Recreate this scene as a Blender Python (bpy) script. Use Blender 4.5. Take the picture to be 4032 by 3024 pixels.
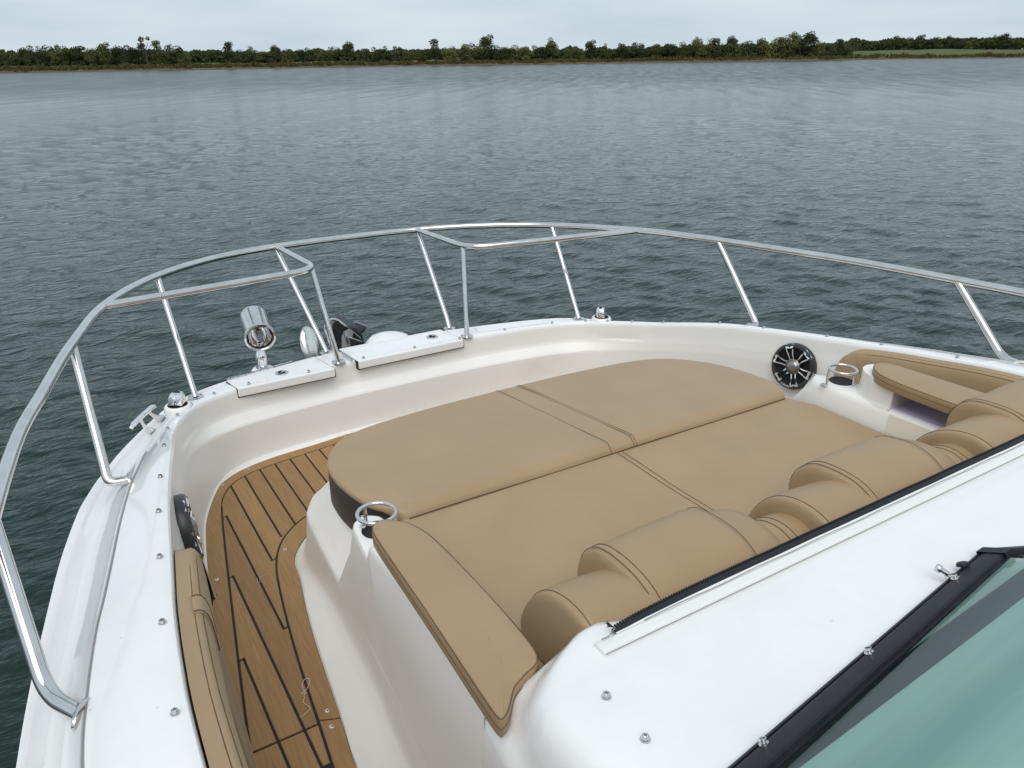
import bpy, bmesh, math, random
import numpy as np
from mathutils import Matrix, Vector, noise as mnoise

# ------------------------------------------------------------------ camera, world, sun, exposure
scene = bpy.context.scene
for o in list(bpy.data.objects):
    bpy.data.objects.remove(o)
COL = scene.collection
YAW, PITCH, ROLL = math.radians(31.97), math.radians(23.1), math.radians(0.1)
CAM = Vector((0, 0, 2.65))
HEAD = Vector((math.sin(YAW), math.cos(YAW), 0))
# the boat lists a little to starboard: everything aboard shares this transform
W = Matrix.Translation(CAM) @ Matrix.Rotation(math.radians(0.72), 4, HEAD) @ Matrix.Translation(-CAM)

fwd = Vector((math.sin(YAW) * math.cos(PITCH), math.cos(YAW) * math.cos(PITCH), -math.sin(PITCH)))
rgt = Vector((math.cos(YAW), -math.sin(YAW), 0))
upv = rgt.cross(fwd)
r2 = rgt * math.cos(ROLL) + upv * math.sin(ROLL)
u2 = upv * math.cos(ROLL) - rgt * math.sin(ROLL)
cm = Matrix((r2, u2, -fwd)).transposed().to_4x4()
cm.translation = CAM
cd = bpy.data.cameras.new('camera')
cd.sensor_width = 36
cd.lens = 36 * 3028 / 4032
cd.clip_start = 0.02
cd.clip_end = 6000
cam = bpy.data.objects.new('camera', cd)
COL.objects.link(cam)
cam.matrix_world = W @ cm
scene.camera = cam

SUN_EL, SUN_AZ = math.radians(56), math.radians(216)
world = bpy.data.worlds.new('World')
scene.world = world
world.use_nodes = True
wn, wl = world.node_tree.nodes, world.node_tree.links
wn.clear()
wo = wn.new('ShaderNodeOutputWorld')
wb = wn.new('ShaderNodeBackground')
sky = wn.new('ShaderNodeTexSky')
sky.sky_type = 'NISHITA'
sky.sun_disc = False
sky.sun_elevation = SUN_EL
sky.sun_rotation = SUN_AZ
sky.air_density = 1.0
sky.dust_density = 3.0
sky.ozone_density = 1.5
tc = wn.new('ShaderNodeTexCoord')
mp = wn.new('ShaderNodeMapping')
mp.inputs['Scale'].default_value = (1.3, 1.3, 7.0)
cl = wn.new('ShaderNodeTexNoise')
cl.inputs['Scale'].default_value = 2.2
cl.inputs['Detail'].default_value = 6
cl.inputs['Roughness'].default_value = 0.5
clr = wn.new('ShaderNodeValToRGB')
clr.color_ramp.elements[0].position = 0.35
clr.color_ramp.elements[0].color = (4.75, 5.75, 6.5, 1)
clr.color_ramp.elements[1].position = 0.68
clr.color_ramp.elements[1].color = (6.25, 6.95, 7.45, 1)
mx = wn.new('ShaderNodeMix')
mx.data_type = 'RGBA'
mx.inputs[0].default_value = 0.86
wl.new(tc.outputs['Generated'], mp.inputs['Vector'])
wl.new(mp.outputs['Vector'], cl.inputs['Vector'])
wl.new(cl.outputs['Fac'], clr.inputs['Fac'])
wl.new(sky.outputs['Color'], mx.inputs[6])
wl.new(clr.outputs['Color'], mx.inputs[7])
wl.new(mx.outputs[2], wb.inputs['Color'])
wb.inputs['Strength'].default_value = 0.098
wl.new(wb.outputs['Background'], wo.inputs['Surface'])

sl = bpy.data.lights.new('sun', 'SUN')
sl.energy = 1.25
sl.angle = math.radians(50)
sl.color = (1.0, 0.97, 0.93)
sun = bpy.data.objects.new('sun', sl)
COL.objects.link(sun)
sdir = Vector((math.sin(SUN_AZ) * math.cos(SUN_EL), math.cos(SUN_AZ) * math.cos(SUN_EL), math.sin(SUN_EL)))
sun.rotation_euler = sdir.to_track_quat('Z', 'Y').to_euler()
sun.location = (0, 0, 50)

vs = scene.view_settings
vs.view_transform = 'Standard'
vs.look = 'None'
vs.gamma = 1
vs.exposure = 0.36
vs.use_curve_mapping = False
scene.render.engine = 'CYCLES'

rnd = random.Random(7)
nrg = np.random.default_rng(11)

# ------------------------------------------------------------------ materials
def mat(name, col, rough=0.5, metal=0.0, **k):
    m = bpy.data.materials.new(name)
    m.use_nodes = True
    p = m.node_tree.nodes['Principled BSDF']
    p.inputs['Base Color'].default_value = (*col, 1)
    p.inputs['Roughness'].default_value = rough
    p.inputs['Metallic'].default_value = metal
    for kk, v in k.items():
        p.inputs[kk.replace('_', ' ')].default_value = v
    return m

def nd(m, t):
    return m.node_tree.nodes.new('ShaderNode' + t)

def lk(m, a, b):
    m.node_tree.links.new(a, b)

def pbsdf(m):
    return m.node_tree.nodes['Principled BSDF']

def noise_on(m, c1, c2, scale, detail=4, stretch=None, lo=0.35, hi=0.65, bump=0.0, bscale=None, bdist=0.001, rough=None):
    tcn = nd(m, 'TexCoord')
    src = tcn.outputs['Object']
    if stretch:
        mpn = nd(m, 'Mapping')
        mpn.inputs['Scale'].default_value = stretch
        lk(m, src, mpn.inputs['Vector'])
        src = mpn.outputs['Vector']
    n = nd(m, 'TexNoise')
    n.inputs['Scale'].default_value = scale
    n.inputs['Detail'].default_value = detail
    lk(m, src, n.inputs['Vector'])
    r = nd(m, 'ValToRGB')
    r.color_ramp.elements[0].position = lo
    r.color_ramp.elements[0].color = (*c1, 1)
    r.color_ramp.elements[1].position = hi
    r.color_ramp.elements[1].color = (*c2, 1)
    lk(m, n.outputs['Fac'], r.inputs['Fac'])
    lk(m, r.outputs['Color'], pbsdf(m).inputs['Base Color'])
    if rough:
        mr = nd(m, 'MapRange')
        mr.inputs['To Min'].default_value = rough[0]
        mr.inputs['To Max'].default_value = rough[1]
        lk(m, n.outputs['Fac'], mr.inputs['Value'])
        lk(m, mr.outputs['Result'], pbsdf(m).inputs['Roughness'])
    if bump:
        b = nd(m, 'Bump')
        b.inputs['Strength'].default_value = bump
        b.inputs['Distance'].default_value = bdist
        n2 = n
        if bscale:
            n2 = nd(m, 'TexNoise')
            n2.inputs['Scale'].default_value = bscale
            n2.inputs['Detail'].default_value = 3
            lk(m, src, n2.inputs['Vector'])
        lk(m, n2.outputs['Fac'], b.inputs['Height'])
        lk(m, b.outputs['Normal'], pbsdf(m).inputs['Normal'])
    return m

GEL = noise_on(mat('gelcoat_white', (.8, .8, .79), .16, Coat_Weight=.6, Coat_Roughness=.03), (.815, .80, .78), (.84, .828, .81), 3.0, 5, rough=(.12, .24))
GELIN = noise_on(mat('gelcoat_bounce_tint', (.78, .76, .72), .32), (.805, .772, .722), (.83, .80, .755), 2.5, 5, rough=(.26, .4))  # white gelcoat, warm bounce from tan and teak put into the colour
CREAM = mat('cream_panel', (.74, .69, .56), .35)
def dirty(m, amount=.5):
    # sparse specks and faint water marks
    tcn = nd(m, 'TexCoord')
    v = nd(m, 'TexVoronoi')
    v.inputs['Scale'].default_value = 9
    lk(m, tcn.outputs['Object'], v.inputs['Vector'])
    lt = nd(m, 'Math')
    lt.operation = 'LESS_THAN'
    lt.inputs[1].default_value = .028
    lk(m, v.outputs['Distance'], lt.inputs[0])
    n = nd(m, 'TexNoise')
    n.inputs['Scale'].default_value = 2.2
    n.inputs['Detail'].default_value = 8
    n.inputs['Roughness'].default_value = .7
    lk(m, tcn.outputs['Object'], n.inputs['Vector'])
    mr = nd(m, 'MapRange')
    mr.inputs['From Min'].default_value = .5
    mr.inputs['From Max'].default_value = .8
    mr.inputs['To Max'].default_value = .22
    lk(m, n.outputs['Fac'], mr.inputs['Value'])
    mx_ = nd(m, 'Math')
    mx_.operation = 'MULTIPLY_ADD'
    mx_.inputs[1].default_value = amount
    lk(m, lt.outputs[0], mx_.inputs[0])
    lk(m, mr.outputs['Result'], mx_.inputs[2])
    bc = pbsdf(m).inputs['Base Color']
    src = bc.links[0].from_socket
    mix = nd(m, 'Mix')
    mix.data_type = 'RGBA'
    mix.inputs[7].default_value = (.52, .49, .44, 1)
    lk(m, mx_.outputs[0], mix.inputs[0])
    lk(m, src, mix.inputs[6])
    lk(m, mix.outputs[2], bc)
dirty(GEL)
dirty(GELIN, .4)
NONSKID = noise_on(mat('nonskid_white', (.8, .8, .79), .45), (.79, .79, .78), (.82, .82, .81), 30, 2, bump=.5, bscale=420, bdist=.001)
LEATHER = noise_on(mat('tan_vinyl', (.36, .265, .165), .5, Specular_IOR_Level=.35), (.350, .238, .134), (.378, .260, .150), 5.0, 6, bump=.3, bscale=240, bdist=.0012, rough=(.36, .52))
LEATHERD = noise_on(mat('tan_vinyl_plain', (.36, .265, .165), .5, Specular_IOR_Level=.35), (.338, .228, .126), (.364, .249, .142), 4.0, 6, bump=.25, bscale=260, bdist=.001, rough=(.36, .5))
STITCH = mat('brown_thread', (.115, .062, .034), .8)
VBLACK = mat('black_vinyl', (.016, .015, .014), .45)
BLACK = mat('black_plastic', (.012, .012, .013), .35)
NAVY = mat('black_zip_tape', (.008, .009, .013), .7)
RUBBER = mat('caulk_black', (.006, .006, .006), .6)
ALBLACK = noise_on(mat('black_anodised', (.012, .013, .018), .5, Specular_IOR_Level=.3), (.007, .008, .012), (.012, .013, .017), 40, 3, bump=.05, bscale=700, bdist=.0003)
STEEL = noise_on(mat('stainless_steel', (.72, .72, .71), .14, 1.0), (.62, .615, .60), (.70, .695, .685), 18, 4, rough=(.05, .15))
CHROME = mat('chrome', (.86, .86, .87), .05, 1.0)
GREYM = mat('grey_metal', (.30, .30, .31), .3, 1.0)
GREYP = mat('grey_plastic', (.27, .26, .25), .5)
DGREY = mat('charcoal_plastic', (.025, .025, .027), .32)
DOME = mat('silver_dome', (.30, .29, .28), .33, .9)
WPLASTIC = mat('white_plastic', (.78, .77, .74), .35)
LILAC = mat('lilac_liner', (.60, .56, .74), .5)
HOLE = mat('dark_hole', (.004, .004, .005), .8)
LENS = mat('lamp_lens', (.97, .97, .97), .02, Transmission_Weight=1.0, IOR=1.03)
THREADM = mat('cotton_thread', (.75, .66, .5), .9)
LETTER = mat('pale_lettering', (.7, .7, .7), .5)

def teak_mat(name, a, b):
    m = mat(name, a, .62, Specular_IOR_Level=.3)
    noise_on(m, a, b, 7, 8, (22, 1.2, 22), .3, .7, bump=.22, bscale=38, bdist=.0008)
    oi = nd(m, 'ObjectInfo')
    hv = nd(m, 'HueSaturation')
    mr = nd(m, 'MapRange')
    mr.inputs['To Min'].default_value = .84
    mr.inputs['To Max'].default_value = 1.08
    lk(m, oi.outputs['Random'], mr.inputs['Value'])
    lk(m, mr.outputs['Result'], hv.inputs['Value'])
    bc = pbsdf(m).inputs['Base Color']
    src = bc.links[0].from_socket
    lk(m, src, hv.inputs['Color'])
    lk(m, hv.outputs['Color'], bc)
    return m
TEAK = teak_mat('teak_decking', (.295, .166, .068), (.372, .219, .097))

def glass_mat():
    m = mat('green_tinted_glass', (.72, .955, .875), .01, Transmission_Weight=1.0, IOR=1.45)
    return m
GLASS = glass_mat()

# ------------------------------------------------------------------ mesh helpers
def mk(name, verts, faces, m, parent=None, base=(0, 0, 0), sharp=35, smooth=True):
    me = bpy.data.meshes.new(name)
    b = Vector(base)
    me.from_pydata([tuple(Vector(v) - b) for v in verts], [], faces)
    me.validate(clean_customdata=False)
    bm = bmesh.new()
    bm.from_mesh(me)
    bmesh.ops.remove_doubles(bm, verts=bm.verts, dist=1e-6)
    bmesh.ops.recalc_face_normals(bm, faces=bm.faces)
    bm.to_mesh(me)
    bm.free()
    if smooth:
        me.polygons.foreach_set('use_smooth', [True] * len(me.polygons))
        me.set_sharp_from_angle(angle=math.radians(sharp))
    me.materials.append(m)
    o = bpy.data.objects.new(name, me)
    COL.objects.link(o)
    if parent is not None:
        o.parent = parent
    return o

def root(name, base, label, cat, group=None, aboard=True):
    e = bpy.data.objects.new(name, None)
    COL.objects.link(e)
    e.empty_display_size = .1
    e.matrix_world = (W if aboard else Matrix()) @ Matrix.Translation(base)
    e['label'] = label
    e['category'] = cat
    if group:
        e['group'] = group
    e['bx'] = list(base)
    return e

def tag(o, label, cat, group=None):
    o['label'] = label
    o['category'] = cat
    if group:
        o['group'] = group

class B:
    """collects geometry of one mesh"""
    def __init__(s):
        s.v, s.f = [], []

    def add(s, v, f):
        n = len(s.v)
        s.v += [tuple(x) for x in v]
        s.f += [tuple(i + n for i in q) for q in f]
        return s

    def grid(s, lines, cu=False, cv=False):
        n, k = len(lines), len(lines[0])
        v = [p for l in lines for p in l]
        f = []
        for i in range(n if cu else n - 1):
            for j in range(k if cv else k - 1):
                a, b2 = i, (i + 1) % n
                c, d = j, (j + 1) % k
                f.append((a * k + c, a * k + d, b2 * k + d, b2 * k + c))
        return s.add(v, f)

    def ngon(s, pts):
        return s.add(pts, [tuple(range(len(pts)))])

    def tube(s, path, r, seg=12, closed=False, caps=True, r2=None):
        P = [Vector(p) for p in path]
        n = len(P)
        T = []
        for i in range(n):
            if closed:
                t = P[(i + 1) % n] - P[i - 1]
            else:
                t = P[min(i + 1, n - 1)] - P[max(i - 1, 0)]
            T.append(t.normalized())
        nrm = T[0].orthogonal().normalized()
        rings = []
        for i in range(n):
            if i:
                nrm = (nrm - T[i] * nrm.dot(T[i])).normalized()
            bn = T[i].cross(nrm)
            rr = r if not hasattr(r, '__len__') else r[i]
            rings.append([P[i] + (nrm * math.cos(a) + bn * math.sin(a)) * rr for a in [2 * math.pi * q / seg for q in range(seg)]])
        s.grid(rings, cu=closed, cv=True)
        if not closed and caps:
            s.ngon(rings[0])
            s.ngon(rings[-1])
        return s

    def lathe(s, prof, org=(0, 0, 0), axis=(0, 0, 1), seg=24, sx=1.0, up=None, caps=(True, True)):
        A = Vector(axis).normalized()
        U = A.orthogonal().normalized() if up is None else (Vector(up) - A * Vector(up).dot(A)).normalized()
        V = A.cross(U)
        O = Vector(org)
        rings = []
        for (r, h) in prof:
            rings.append([O + A * h + (U * math.cos(a) * sx + V * math.sin(a)) * max(r, 1e-5) for a in [2 * math.pi * q / seg for q in range(seg)]])
        s.grid(rings, cv=True)
        if caps[0] and prof[0][0] > 1e-4:
            s.ngon(rings[0])
        if caps[1] and prof[-1][0] > 1e-4:
            s.ngon(rings[-1])
        return s

    def box(s, c, d, M=None):
        x, y, z = d[0] / 2, d[1] / 2, d[2] / 2
        v = [Vector((a * x, b2 * y, e * z)) for a in (-1, 1) for b2 in (-1, 1) for e in (-1, 1)]
        if M is not None:
            v = [M @ q for q in v]
        v = [q + Vector(c) for q in v]
        return s.add(v, [(0, 1, 3, 2), (4, 6, 7, 5), (0, 4, 5, 1), (2, 3, 7, 6), (0, 2, 6, 4), (1, 5, 7, 3)])

    def obj(s, name, m, parent=None, base=None, sharp=35, bevel=0.0, bseg=2, smooth=True):
        if base is None:
            q = parent
            while q is not None and 'bx' not in q:
                q = q.parent
            base = tuple(q['bx']) if q is not None else (0, 0, 0)
        o = mk(name, s.v, s.f, m, parent, base, sharp, smooth)
        if bevel:
            md = o.modifiers.new('bevel', 'BEVEL')
            md.width = bevel
            md.segments = bseg
            md.limit_method = 'ANGLE'
            md.angle_limit = math.radians(30)
        return o

def cat(P, n=8, closed=False):
    """Catmull-Rom through points"""
    P = [Vector(p) for p in P]
    N = len(P)
    out = []
    rng = range(N if closed else N - 1)
    for i in rng:
        if closed:
            p0, p1, p2, p3 = P[i - 1], P[i], P[(i + 1) % N], P[(i + 2) % N]
        else:
            p1, p2 = P[i], P[i + 1]
            p0 = P[i - 1] if i else p1 * 2 - p2
            p3 = P[i + 2] if i + 2 < N else p2 * 2 - p1
        for q in range(n):
            t = q / n
            out.append(0.5 * ((2 * p1) + (p2 - p0) * t + (2 * p0 - 5 * p1 + 4 * p2 - p3) * t * t + (3 * p1 - p0 - 3 * p2 + p3) * t ** 3))
    if not closed:
        out.append(P[-1].copy())
    return out

def fillet(P, rad, n=6):
    """round the corners of an open polyline"""
    P = [Vector(p) for p in P]
    out = [P[0]]
    for i in range(1, len(P) - 1):
        r = rad[i] if hasattr(rad, '__len__') else rad
        a, b2, c = P[i - 1], P[i], P[i + 1]
        d1, d2 = (a - b2), (c - b2)
        l = min(r, d1.length * .48, d2.length * .48)
        s, e = b2 + d1.normalized() * l, b2 + d2.normalized() * l
        for q in range(n + 1):
            t = q / n
            out.append(s * (1 - t) ** 2 + b2 * 2 * t * (1 - t) + e * t * t)
    out.append(P[-1])
    return out

def lerp_table(tab, x):
    xs = [t[0] for t in tab]
    return [float(np.interp(x, xs, [t[i] for t in tab])) for i in range(1, len(tab[0]))]

XC = 1.49
def mir(p):
    return (2 * XC - p[0], p[1], p[2])
def mirl(l):
    return [mir(p) for p in l]

def pillow(bb, outline, zb, zt, rad, puff=0.0, nr=5, inset=.004, noise_amp=0.0, rings=9, spine=None):
    """closed cushion: outline = list of (x,y) convex-ish, zb / zt = functions of (x,y)"""
    n = len(outline)
    P = [Vector((p[0], p[1])) for p in outline]
    area = sum(P[i].x * P[(i + 1) % n].y - P[(i + 1) % n].x * P[i].y for i in range(n))
    sg = 1 if area > 0 else -1
    N = []
    for i in range(n):
        t = (P[(i + 1) % n] - P[i - 1]).normalized()
        N.append(Vector((-t.y, t.x)) * sg)
    cx = sum((p.x for p in P)) / n
    cy = sum((p.y for p in P)) / n
    C = Vector((cx, cy))
    L = []
    def ring(off, h):
        return [Vector(((P[i] + N[i] * off).x, (P[i] + N[i] * off).y, 0)) for i in range(n)], h
    seq = [(rad * .8, 'b', 0), (rad * .25, 'b', .0 + rad * .2), (0, 'b', rad * .6)]
    out = []
    for off, kd, dz in seq:
        out.append([(q.x, q.y, zb(q.x, q.y) + dz) for q in ring(off, 0)[0]])
    for q in range(nr + 1):
        a = math.pi / 2 * q / nr
        out.append([(v.x, v.y, zt(v.x, v.y) - rad * (1 - math.sin(a))) for v in ring(rad * (1 - math.cos(a)), 0)[0]])
    last = [Vector((v[0], v[1])) for v in out[-1]]
    for q in range(1, rings + 1):
        k = 1 - q / rings
        row = []
        for v in last:
            c_ = C if spine is None else Vector(spine(v.x, v.y))
            p = c_ + (v - c_) * k
            h = puff * (1 - k ** 4)
            if noise_amp:
                h += noise_amp * mnoise.noise(Vector((p.x * 5, p.y * 5, 3.1))) * (1 - k ** 8)
            row.append((p.x, p.y, zt(p.x, p.y) + h))
        out.append(row)
    bb.grid(out, cv=True)
    bb.ngon(out[0])
    return bb

# ================================================================== SETTING: water, bank, trees
def lab(o, kind):
    o['kind'] = kind

# ---- water
def build_water():
    cx, cy = 1.2, 0.5
    yaw = YAW
    th = np.concatenate([np.radians(np.arange(-62, 62.01, .17)), np.radians(np.arange(64, 297, 3.0))]) + yaw
    r = [0.0]
    rr = 1.2
    while rr < 3500:
        r.append(rr)
        rr *= 1.0065 if rr < 95 else 1.035
    r = np.array(r[1:])
    R, T = np.meshgrid(r, th, indexing='ij')
    X = cx + R * np.sin(T)
    Y = cy + R * np.cos(T)
    Z = np.zeros_like(X)
    g = np.random.default_rng(5)
    far = np.clip((105 - R) / 60, 0, 1)
    far = far * far * (3 - 2 * far)
    for i in range(90):
        lam = .20 * (6.5 ** (g.random() ** 1.1))
        a = yaw + math.radians(196) + g.normal(0, .55)
        k = 2 * math.pi / lam
        kx, ky = k * math.sin(a), k * math.cos(a)
        amp = .0023 * lam ** .85
        ph = g.random() * 6.28
        cell = R * .0065
        fade = np.clip((lam / np.maximum(cell, 1e-6) - 2.5) / 4, 0, 1)
        w = kx * X + ky * Y + ph
        Z += amp * fade * (np.sin(w) + .3 * np.sin(2 * w + 1.2))
    gust = .75 + .4 * (np.sin(X * .11 + Y * .05 + 1) * np.sin(Y * .083 - X * .04 + 2.3))
    Z *= gust * far
    nr, nt = X.shape
    co = np.stack([X, Y, Z], -1).reshape(-1, 3)
    co = np.vstack([co, [[cx, cy, 0]]])
    i, j = np.meshgrid(np.arange(nr - 1), np.arange(nt), indexing='ij')
    j2 = (j + 1) % nt
    q = np.stack([i * nt + j, (i + 1) * nt + j, (i + 1) * nt + j2, i * nt + j2], -1).reshape(-1, 4)
    me = bpy.data.meshes.new('lake')
    me.vertices.add(len(co))
    me.vertices.foreach_set('co', co.astype(np.float32).ravel())
    me.loops.add(q.size)
    me.loops.foreach_set('vertex_index', q.astype(np.int32).ravel())
    me.polygons.add(len(q))
    me.polygons.foreach_set('loop_start', np.arange(0, q.size, 4, dtype=np.int32))
    me.polygons.foreach_set('loop_total', np.full(len(q), 4, dtype=np.int32))
    me.polygons.foreach_set('use_smooth', np.ones(len(q), dtype=bool))
    me.update(calc_edges=True)
    m = mat('lake_water', (.0055, .0210, .0160), .06, IOR=1.333, Specular_IOR_Level=.5)
    tcn = nd(m, 'TexCoord')
    mpn = nd(m, 'Mapping')
    mpn.inputs['Rotation'].default_value = (0, 0, YAW + math.radians(15))
    mpn.inputs['Scale'].default_value = (1.0, 2.1, 1)
    lk(m, tcn.outputs['Object'], mpn.inputs['Vector'])
    def nz(scale, det, dist=0.0):
        n = nd(m, 'TexNoise')
        n.inputs['Scale'].default_value = scale
        n.inputs['Detail'].default_value = det
        n.inputs['Distortion'].default_value = dist
        lk(m, mpn.outputs['Vector'], n.inputs['Vector'])
        return n.outputs['Fac']
    ln = nd(m, 'VectorMath')
    ln.operation = 'LENGTH'
    lk(m, tcn.outputs['Object'], ln.inputs[0])
    def ramp(f0, f1, t0, t1):
        r_ = nd(m, 'MapRange')
        r_.interpolation_type = 'SMOOTHSTEP'
        for k_, v_ in zip(('From Min', 'From Max', 'To Min', 'To Max'), (f0, f1, t0, t1)):
            r_.inputs[k_].default_value = v_
        lk(m, ln.outputs['Value'], r_.inputs['Value'])
        return r_.outputs['Result']
    b1 = nd(m, 'Bump')
    lk(m, ramp(14, 75, .40, .08), b1.inputs['Strength'])
    b1.inputs['Distance'].default_value = .12
    lk(m, nz(2.5, 5, .7), b1.inputs['Height'])
    b2 = nd(m, 'Bump')
    lk(m, ramp(8, 55, .5, 0), b2.inputs['Strength'])
    b2.inputs['Distance'].default_value = .03
    lk(m, nz(8, 3, .5), b2.inputs['Height'])
    lk(m, b1.outputs['Normal'], b2.inputs['Normal'])
    lk(m, b2.outputs['Normal'], pbsdf(m).inputs['Normal'])
    # gusts: patches of finer chop
    gn = nd(m, 'TexNoise')
    gn.inputs['Scale'].default_value = .8
    gn.inputs['Detail'].default_value = 5
    gn.inputs['Roughness'].default_value = .6
    gmp = nd(m, 'Mapping')          # wind rows: streaks drawn out along the wind
    gmp.vector_type = 'TEXTURE'
    gmp.inputs['Rotation'].default_value = (0, 0, -(YAW + math.radians(8)))
    gmp.inputs['Scale'].default_value = (1, 7.5, 1)
    lk(m, tcn.outputs['Object'], gmp.inputs['Vector'])
    lk(m, gmp.outputs['Vector'], gn.inputs['Vector'])
    gm = nd(m, 'MapRange')
    for k_, v_ in zip(('From Min', 'From Max', 'To Min', 'To Max'), (.34, .66, -.07, .07)):
        gm.inputs[k_].default_value = v_
    lk(m, gn.outputs['Fac'], gm.inputs['Value'])
    gx_ = nd(m, 'Math')
    gx_.operation = 'MULTIPLY_ADD'
    lk(m, gm.outputs['Result'], gx_.inputs[0])
    lk(m, ramp(10, 60, .15, 1), gx_.inputs[1])
    lk(m, ramp(12, 110, .05, .32), gx_.inputs[2])
    lk(m, gx_.outputs[0], pbsdf(m).inputs['Roughness'])
    me.materials.append(m)
    o = bpy.data.objects.new('lake', me)
    COL.objects.link(o)
    lab(o, 'structure')
build_water()

# ---- shore: azimuth table (image-free: bearings in degrees from the heading, distance in metres)
BEAR = [-75, -45, -31.5, -20, -10, 0, 8, 14, 20, 24, 31.5, 45, 75]
DIST = [330, 265, 247, 252, 262, 272, 285, 296, 306, 330, 346, 370, 420]
def shore_d(b):
    return float(np.interp(b, BEAR, DIST))
def bpt(b, d, z=0.0):
    a = YAW + math.radians(b)
    return Vector((d * math.sin(a), d * math.cos(a), z))

def bank_h(b, e):
    """height of the ground e metres behind the waterline"""
    n = mnoise.noise(Vector((b * .35, e * .02, 1.7)))
    n2 = mnoise.noise(Vector((b * 1.7, e * .06, 5.2)))
    h = float(np.interp(e, [-6, -.5, 0, 3, 7, 14, 30, 60, 140, 400, 1500], [-1.5, -.15, .05, .5, .85, 1.0, 1.25, 1.4, 1.6, 1.8, 2]))
    if b > 20.5 and e > 15:
        h += 1.5 * min(1, (e - 15) / 70) * min(1, (b - 20.5) / 1.5)
    if e > 2:
        h += (n * .55 + n2 * .22) * min(1, e / 15)
    return h
def build_bank():
    bs = np.arange(-75, 75.01, .3)
    es = [-6, -2, -.5, 0, .8, 1.8, 3, 4.5, 7, 10, 14, 20, 30, 42, 60, 90, 140, 220, 400, 900]
    rows = []
    for b in bs:
        d0 = shore_d(b) + 2.2 * mnoise.noise(Vector((b * .9, 0, 9))) + .9 * mnoise.noise(Vector((b * 4, 0, 3)))
        rows.append([bpt(b, d0 + e, bank_h(b, e)) for e in es])
    m = mat('grassy_bank', (.1, .09, .04), .9, Specular_IOR_Level=.1)
    tcn = nd(m, 'TexCoord')
    sp = nd(m, 'SeparateXYZ')
    lk(m, tcn.outputs['Object'], sp.inputs[0])
    n = nd(m, 'TexNoise')
    n.inputs['Scale'].default_value = .12
    n.inputs['Detail'].default_value = 6
    lk(m, tcn.outputs['Object'], n.inputs['Vector'])
    ad = nd(m, 'Math')
    ad.operation = 'MULTIPLY_ADD'
    ad.inputs[1].default_value = 1.1
    lk(m, n.outputs['Fac'], ad.inputs[0])
    lk(m, sp.outputs['Z'], ad.inputs[2])
    r = nd(m, 'ValToRGB')
    els = r.color_ramp.elements
    els[0].position = .5 / 3
    els[0].color = (.11, .075, .05, 1)
    els[1].position = .8 / 3
    els[1].color = (.125, .09, .062, 1)
    for pos, c in ((1.1, (.085, .075, .034)), (1.6, (.105, .105, .042)), (2.2, (.095, .105, .040))):
        e = els.new(pos / 3)
        e.color = (*c, 1)
    mr = nd(m, 'MapRange')
    mr.inputs['From Max'].default_value = 3.0
    lk(m, ad.outputs[0], mr.inputs['Value'])
    lk(m, mr.outputs['Result'], r.inputs['Fac'])
    lk(m, r.outputs['Color'], pbsdf(m).inputs['Base Color'])
    o = B().grid(rows).obj('shore_bank', m, sharp=80)
    lab(o, 'structure')
build_bank()

# ---- foliage
def leaf_mat(name, c, var=.35):
    m = mat(name, c, .7, Specular_IOR_Level=.15)
    g = nd(m, 'NewGeometry')
    tcn = nd(m, 'TexCoord')
    n = nd(m, 'TexNoise')
    n.inputs['Scale'].default_value = .55
    n.inputs['Detail'].default_value = 3
    lk(m, tcn.outputs['Object'], n.inputs['Vector'])
    oi = nd(m, 'ObjectInfo')
    a = nd(m, 'Math')
    a.operation = 'ADD'
    lk(m, g.outputs['Random Per Island'], a.inputs[0])
    lk(m, n.outputs['Fac'], a.inputs[1])
    a2 = nd(m, 'Math')
    a2.operation = 'ADD'
    lk(m, a.outputs[0], a2.inputs[0])
    lk(m, oi.outputs['Random'], a2.inputs[1])
    mr = nd(m, 'MapRange')
    mr.inputs['From Min'].default_value = .5
    mr.inputs['From Max'].default_value = 2.3
    mr.inputs['To Min'].default_value = 1 - var
    mr.inputs['To Max'].default_value = 1 + var
    lk(m, a2.outputs[0], mr.inputs['Value'])
    hv = nd(m, 'HueSaturation')
    hv.inputs['Color'].default_value = (*c, 1)
    lk(m, mr.outputs['Result'], hv.inputs['Value'])
    lk(m, hv.outputs['Color'], pbsdf(m).inputs['Base Color'])
    return m
LEAF = [leaf_mat('leaf_dark', (.055, .067, .026), .5), leaf_mat('leaf_olive', (.090, .096, .034), .45), leaf_mat('leaf_yellow_green', (.115, .120, .040), .45), leaf_mat('leaf_grey_twigs', (.10, .095, .07))]
BARK = noise_on(mat('bark', (.06, .045, .035), .9), (.045, .035, .028), (.085, .07, .055), 4, 4)
SCRUB = [leaf_mat('scrub_brown', (.095, .070, .028), .45), leaf_mat('scrub_green', (.085, .083, .026), .45)]

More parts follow.
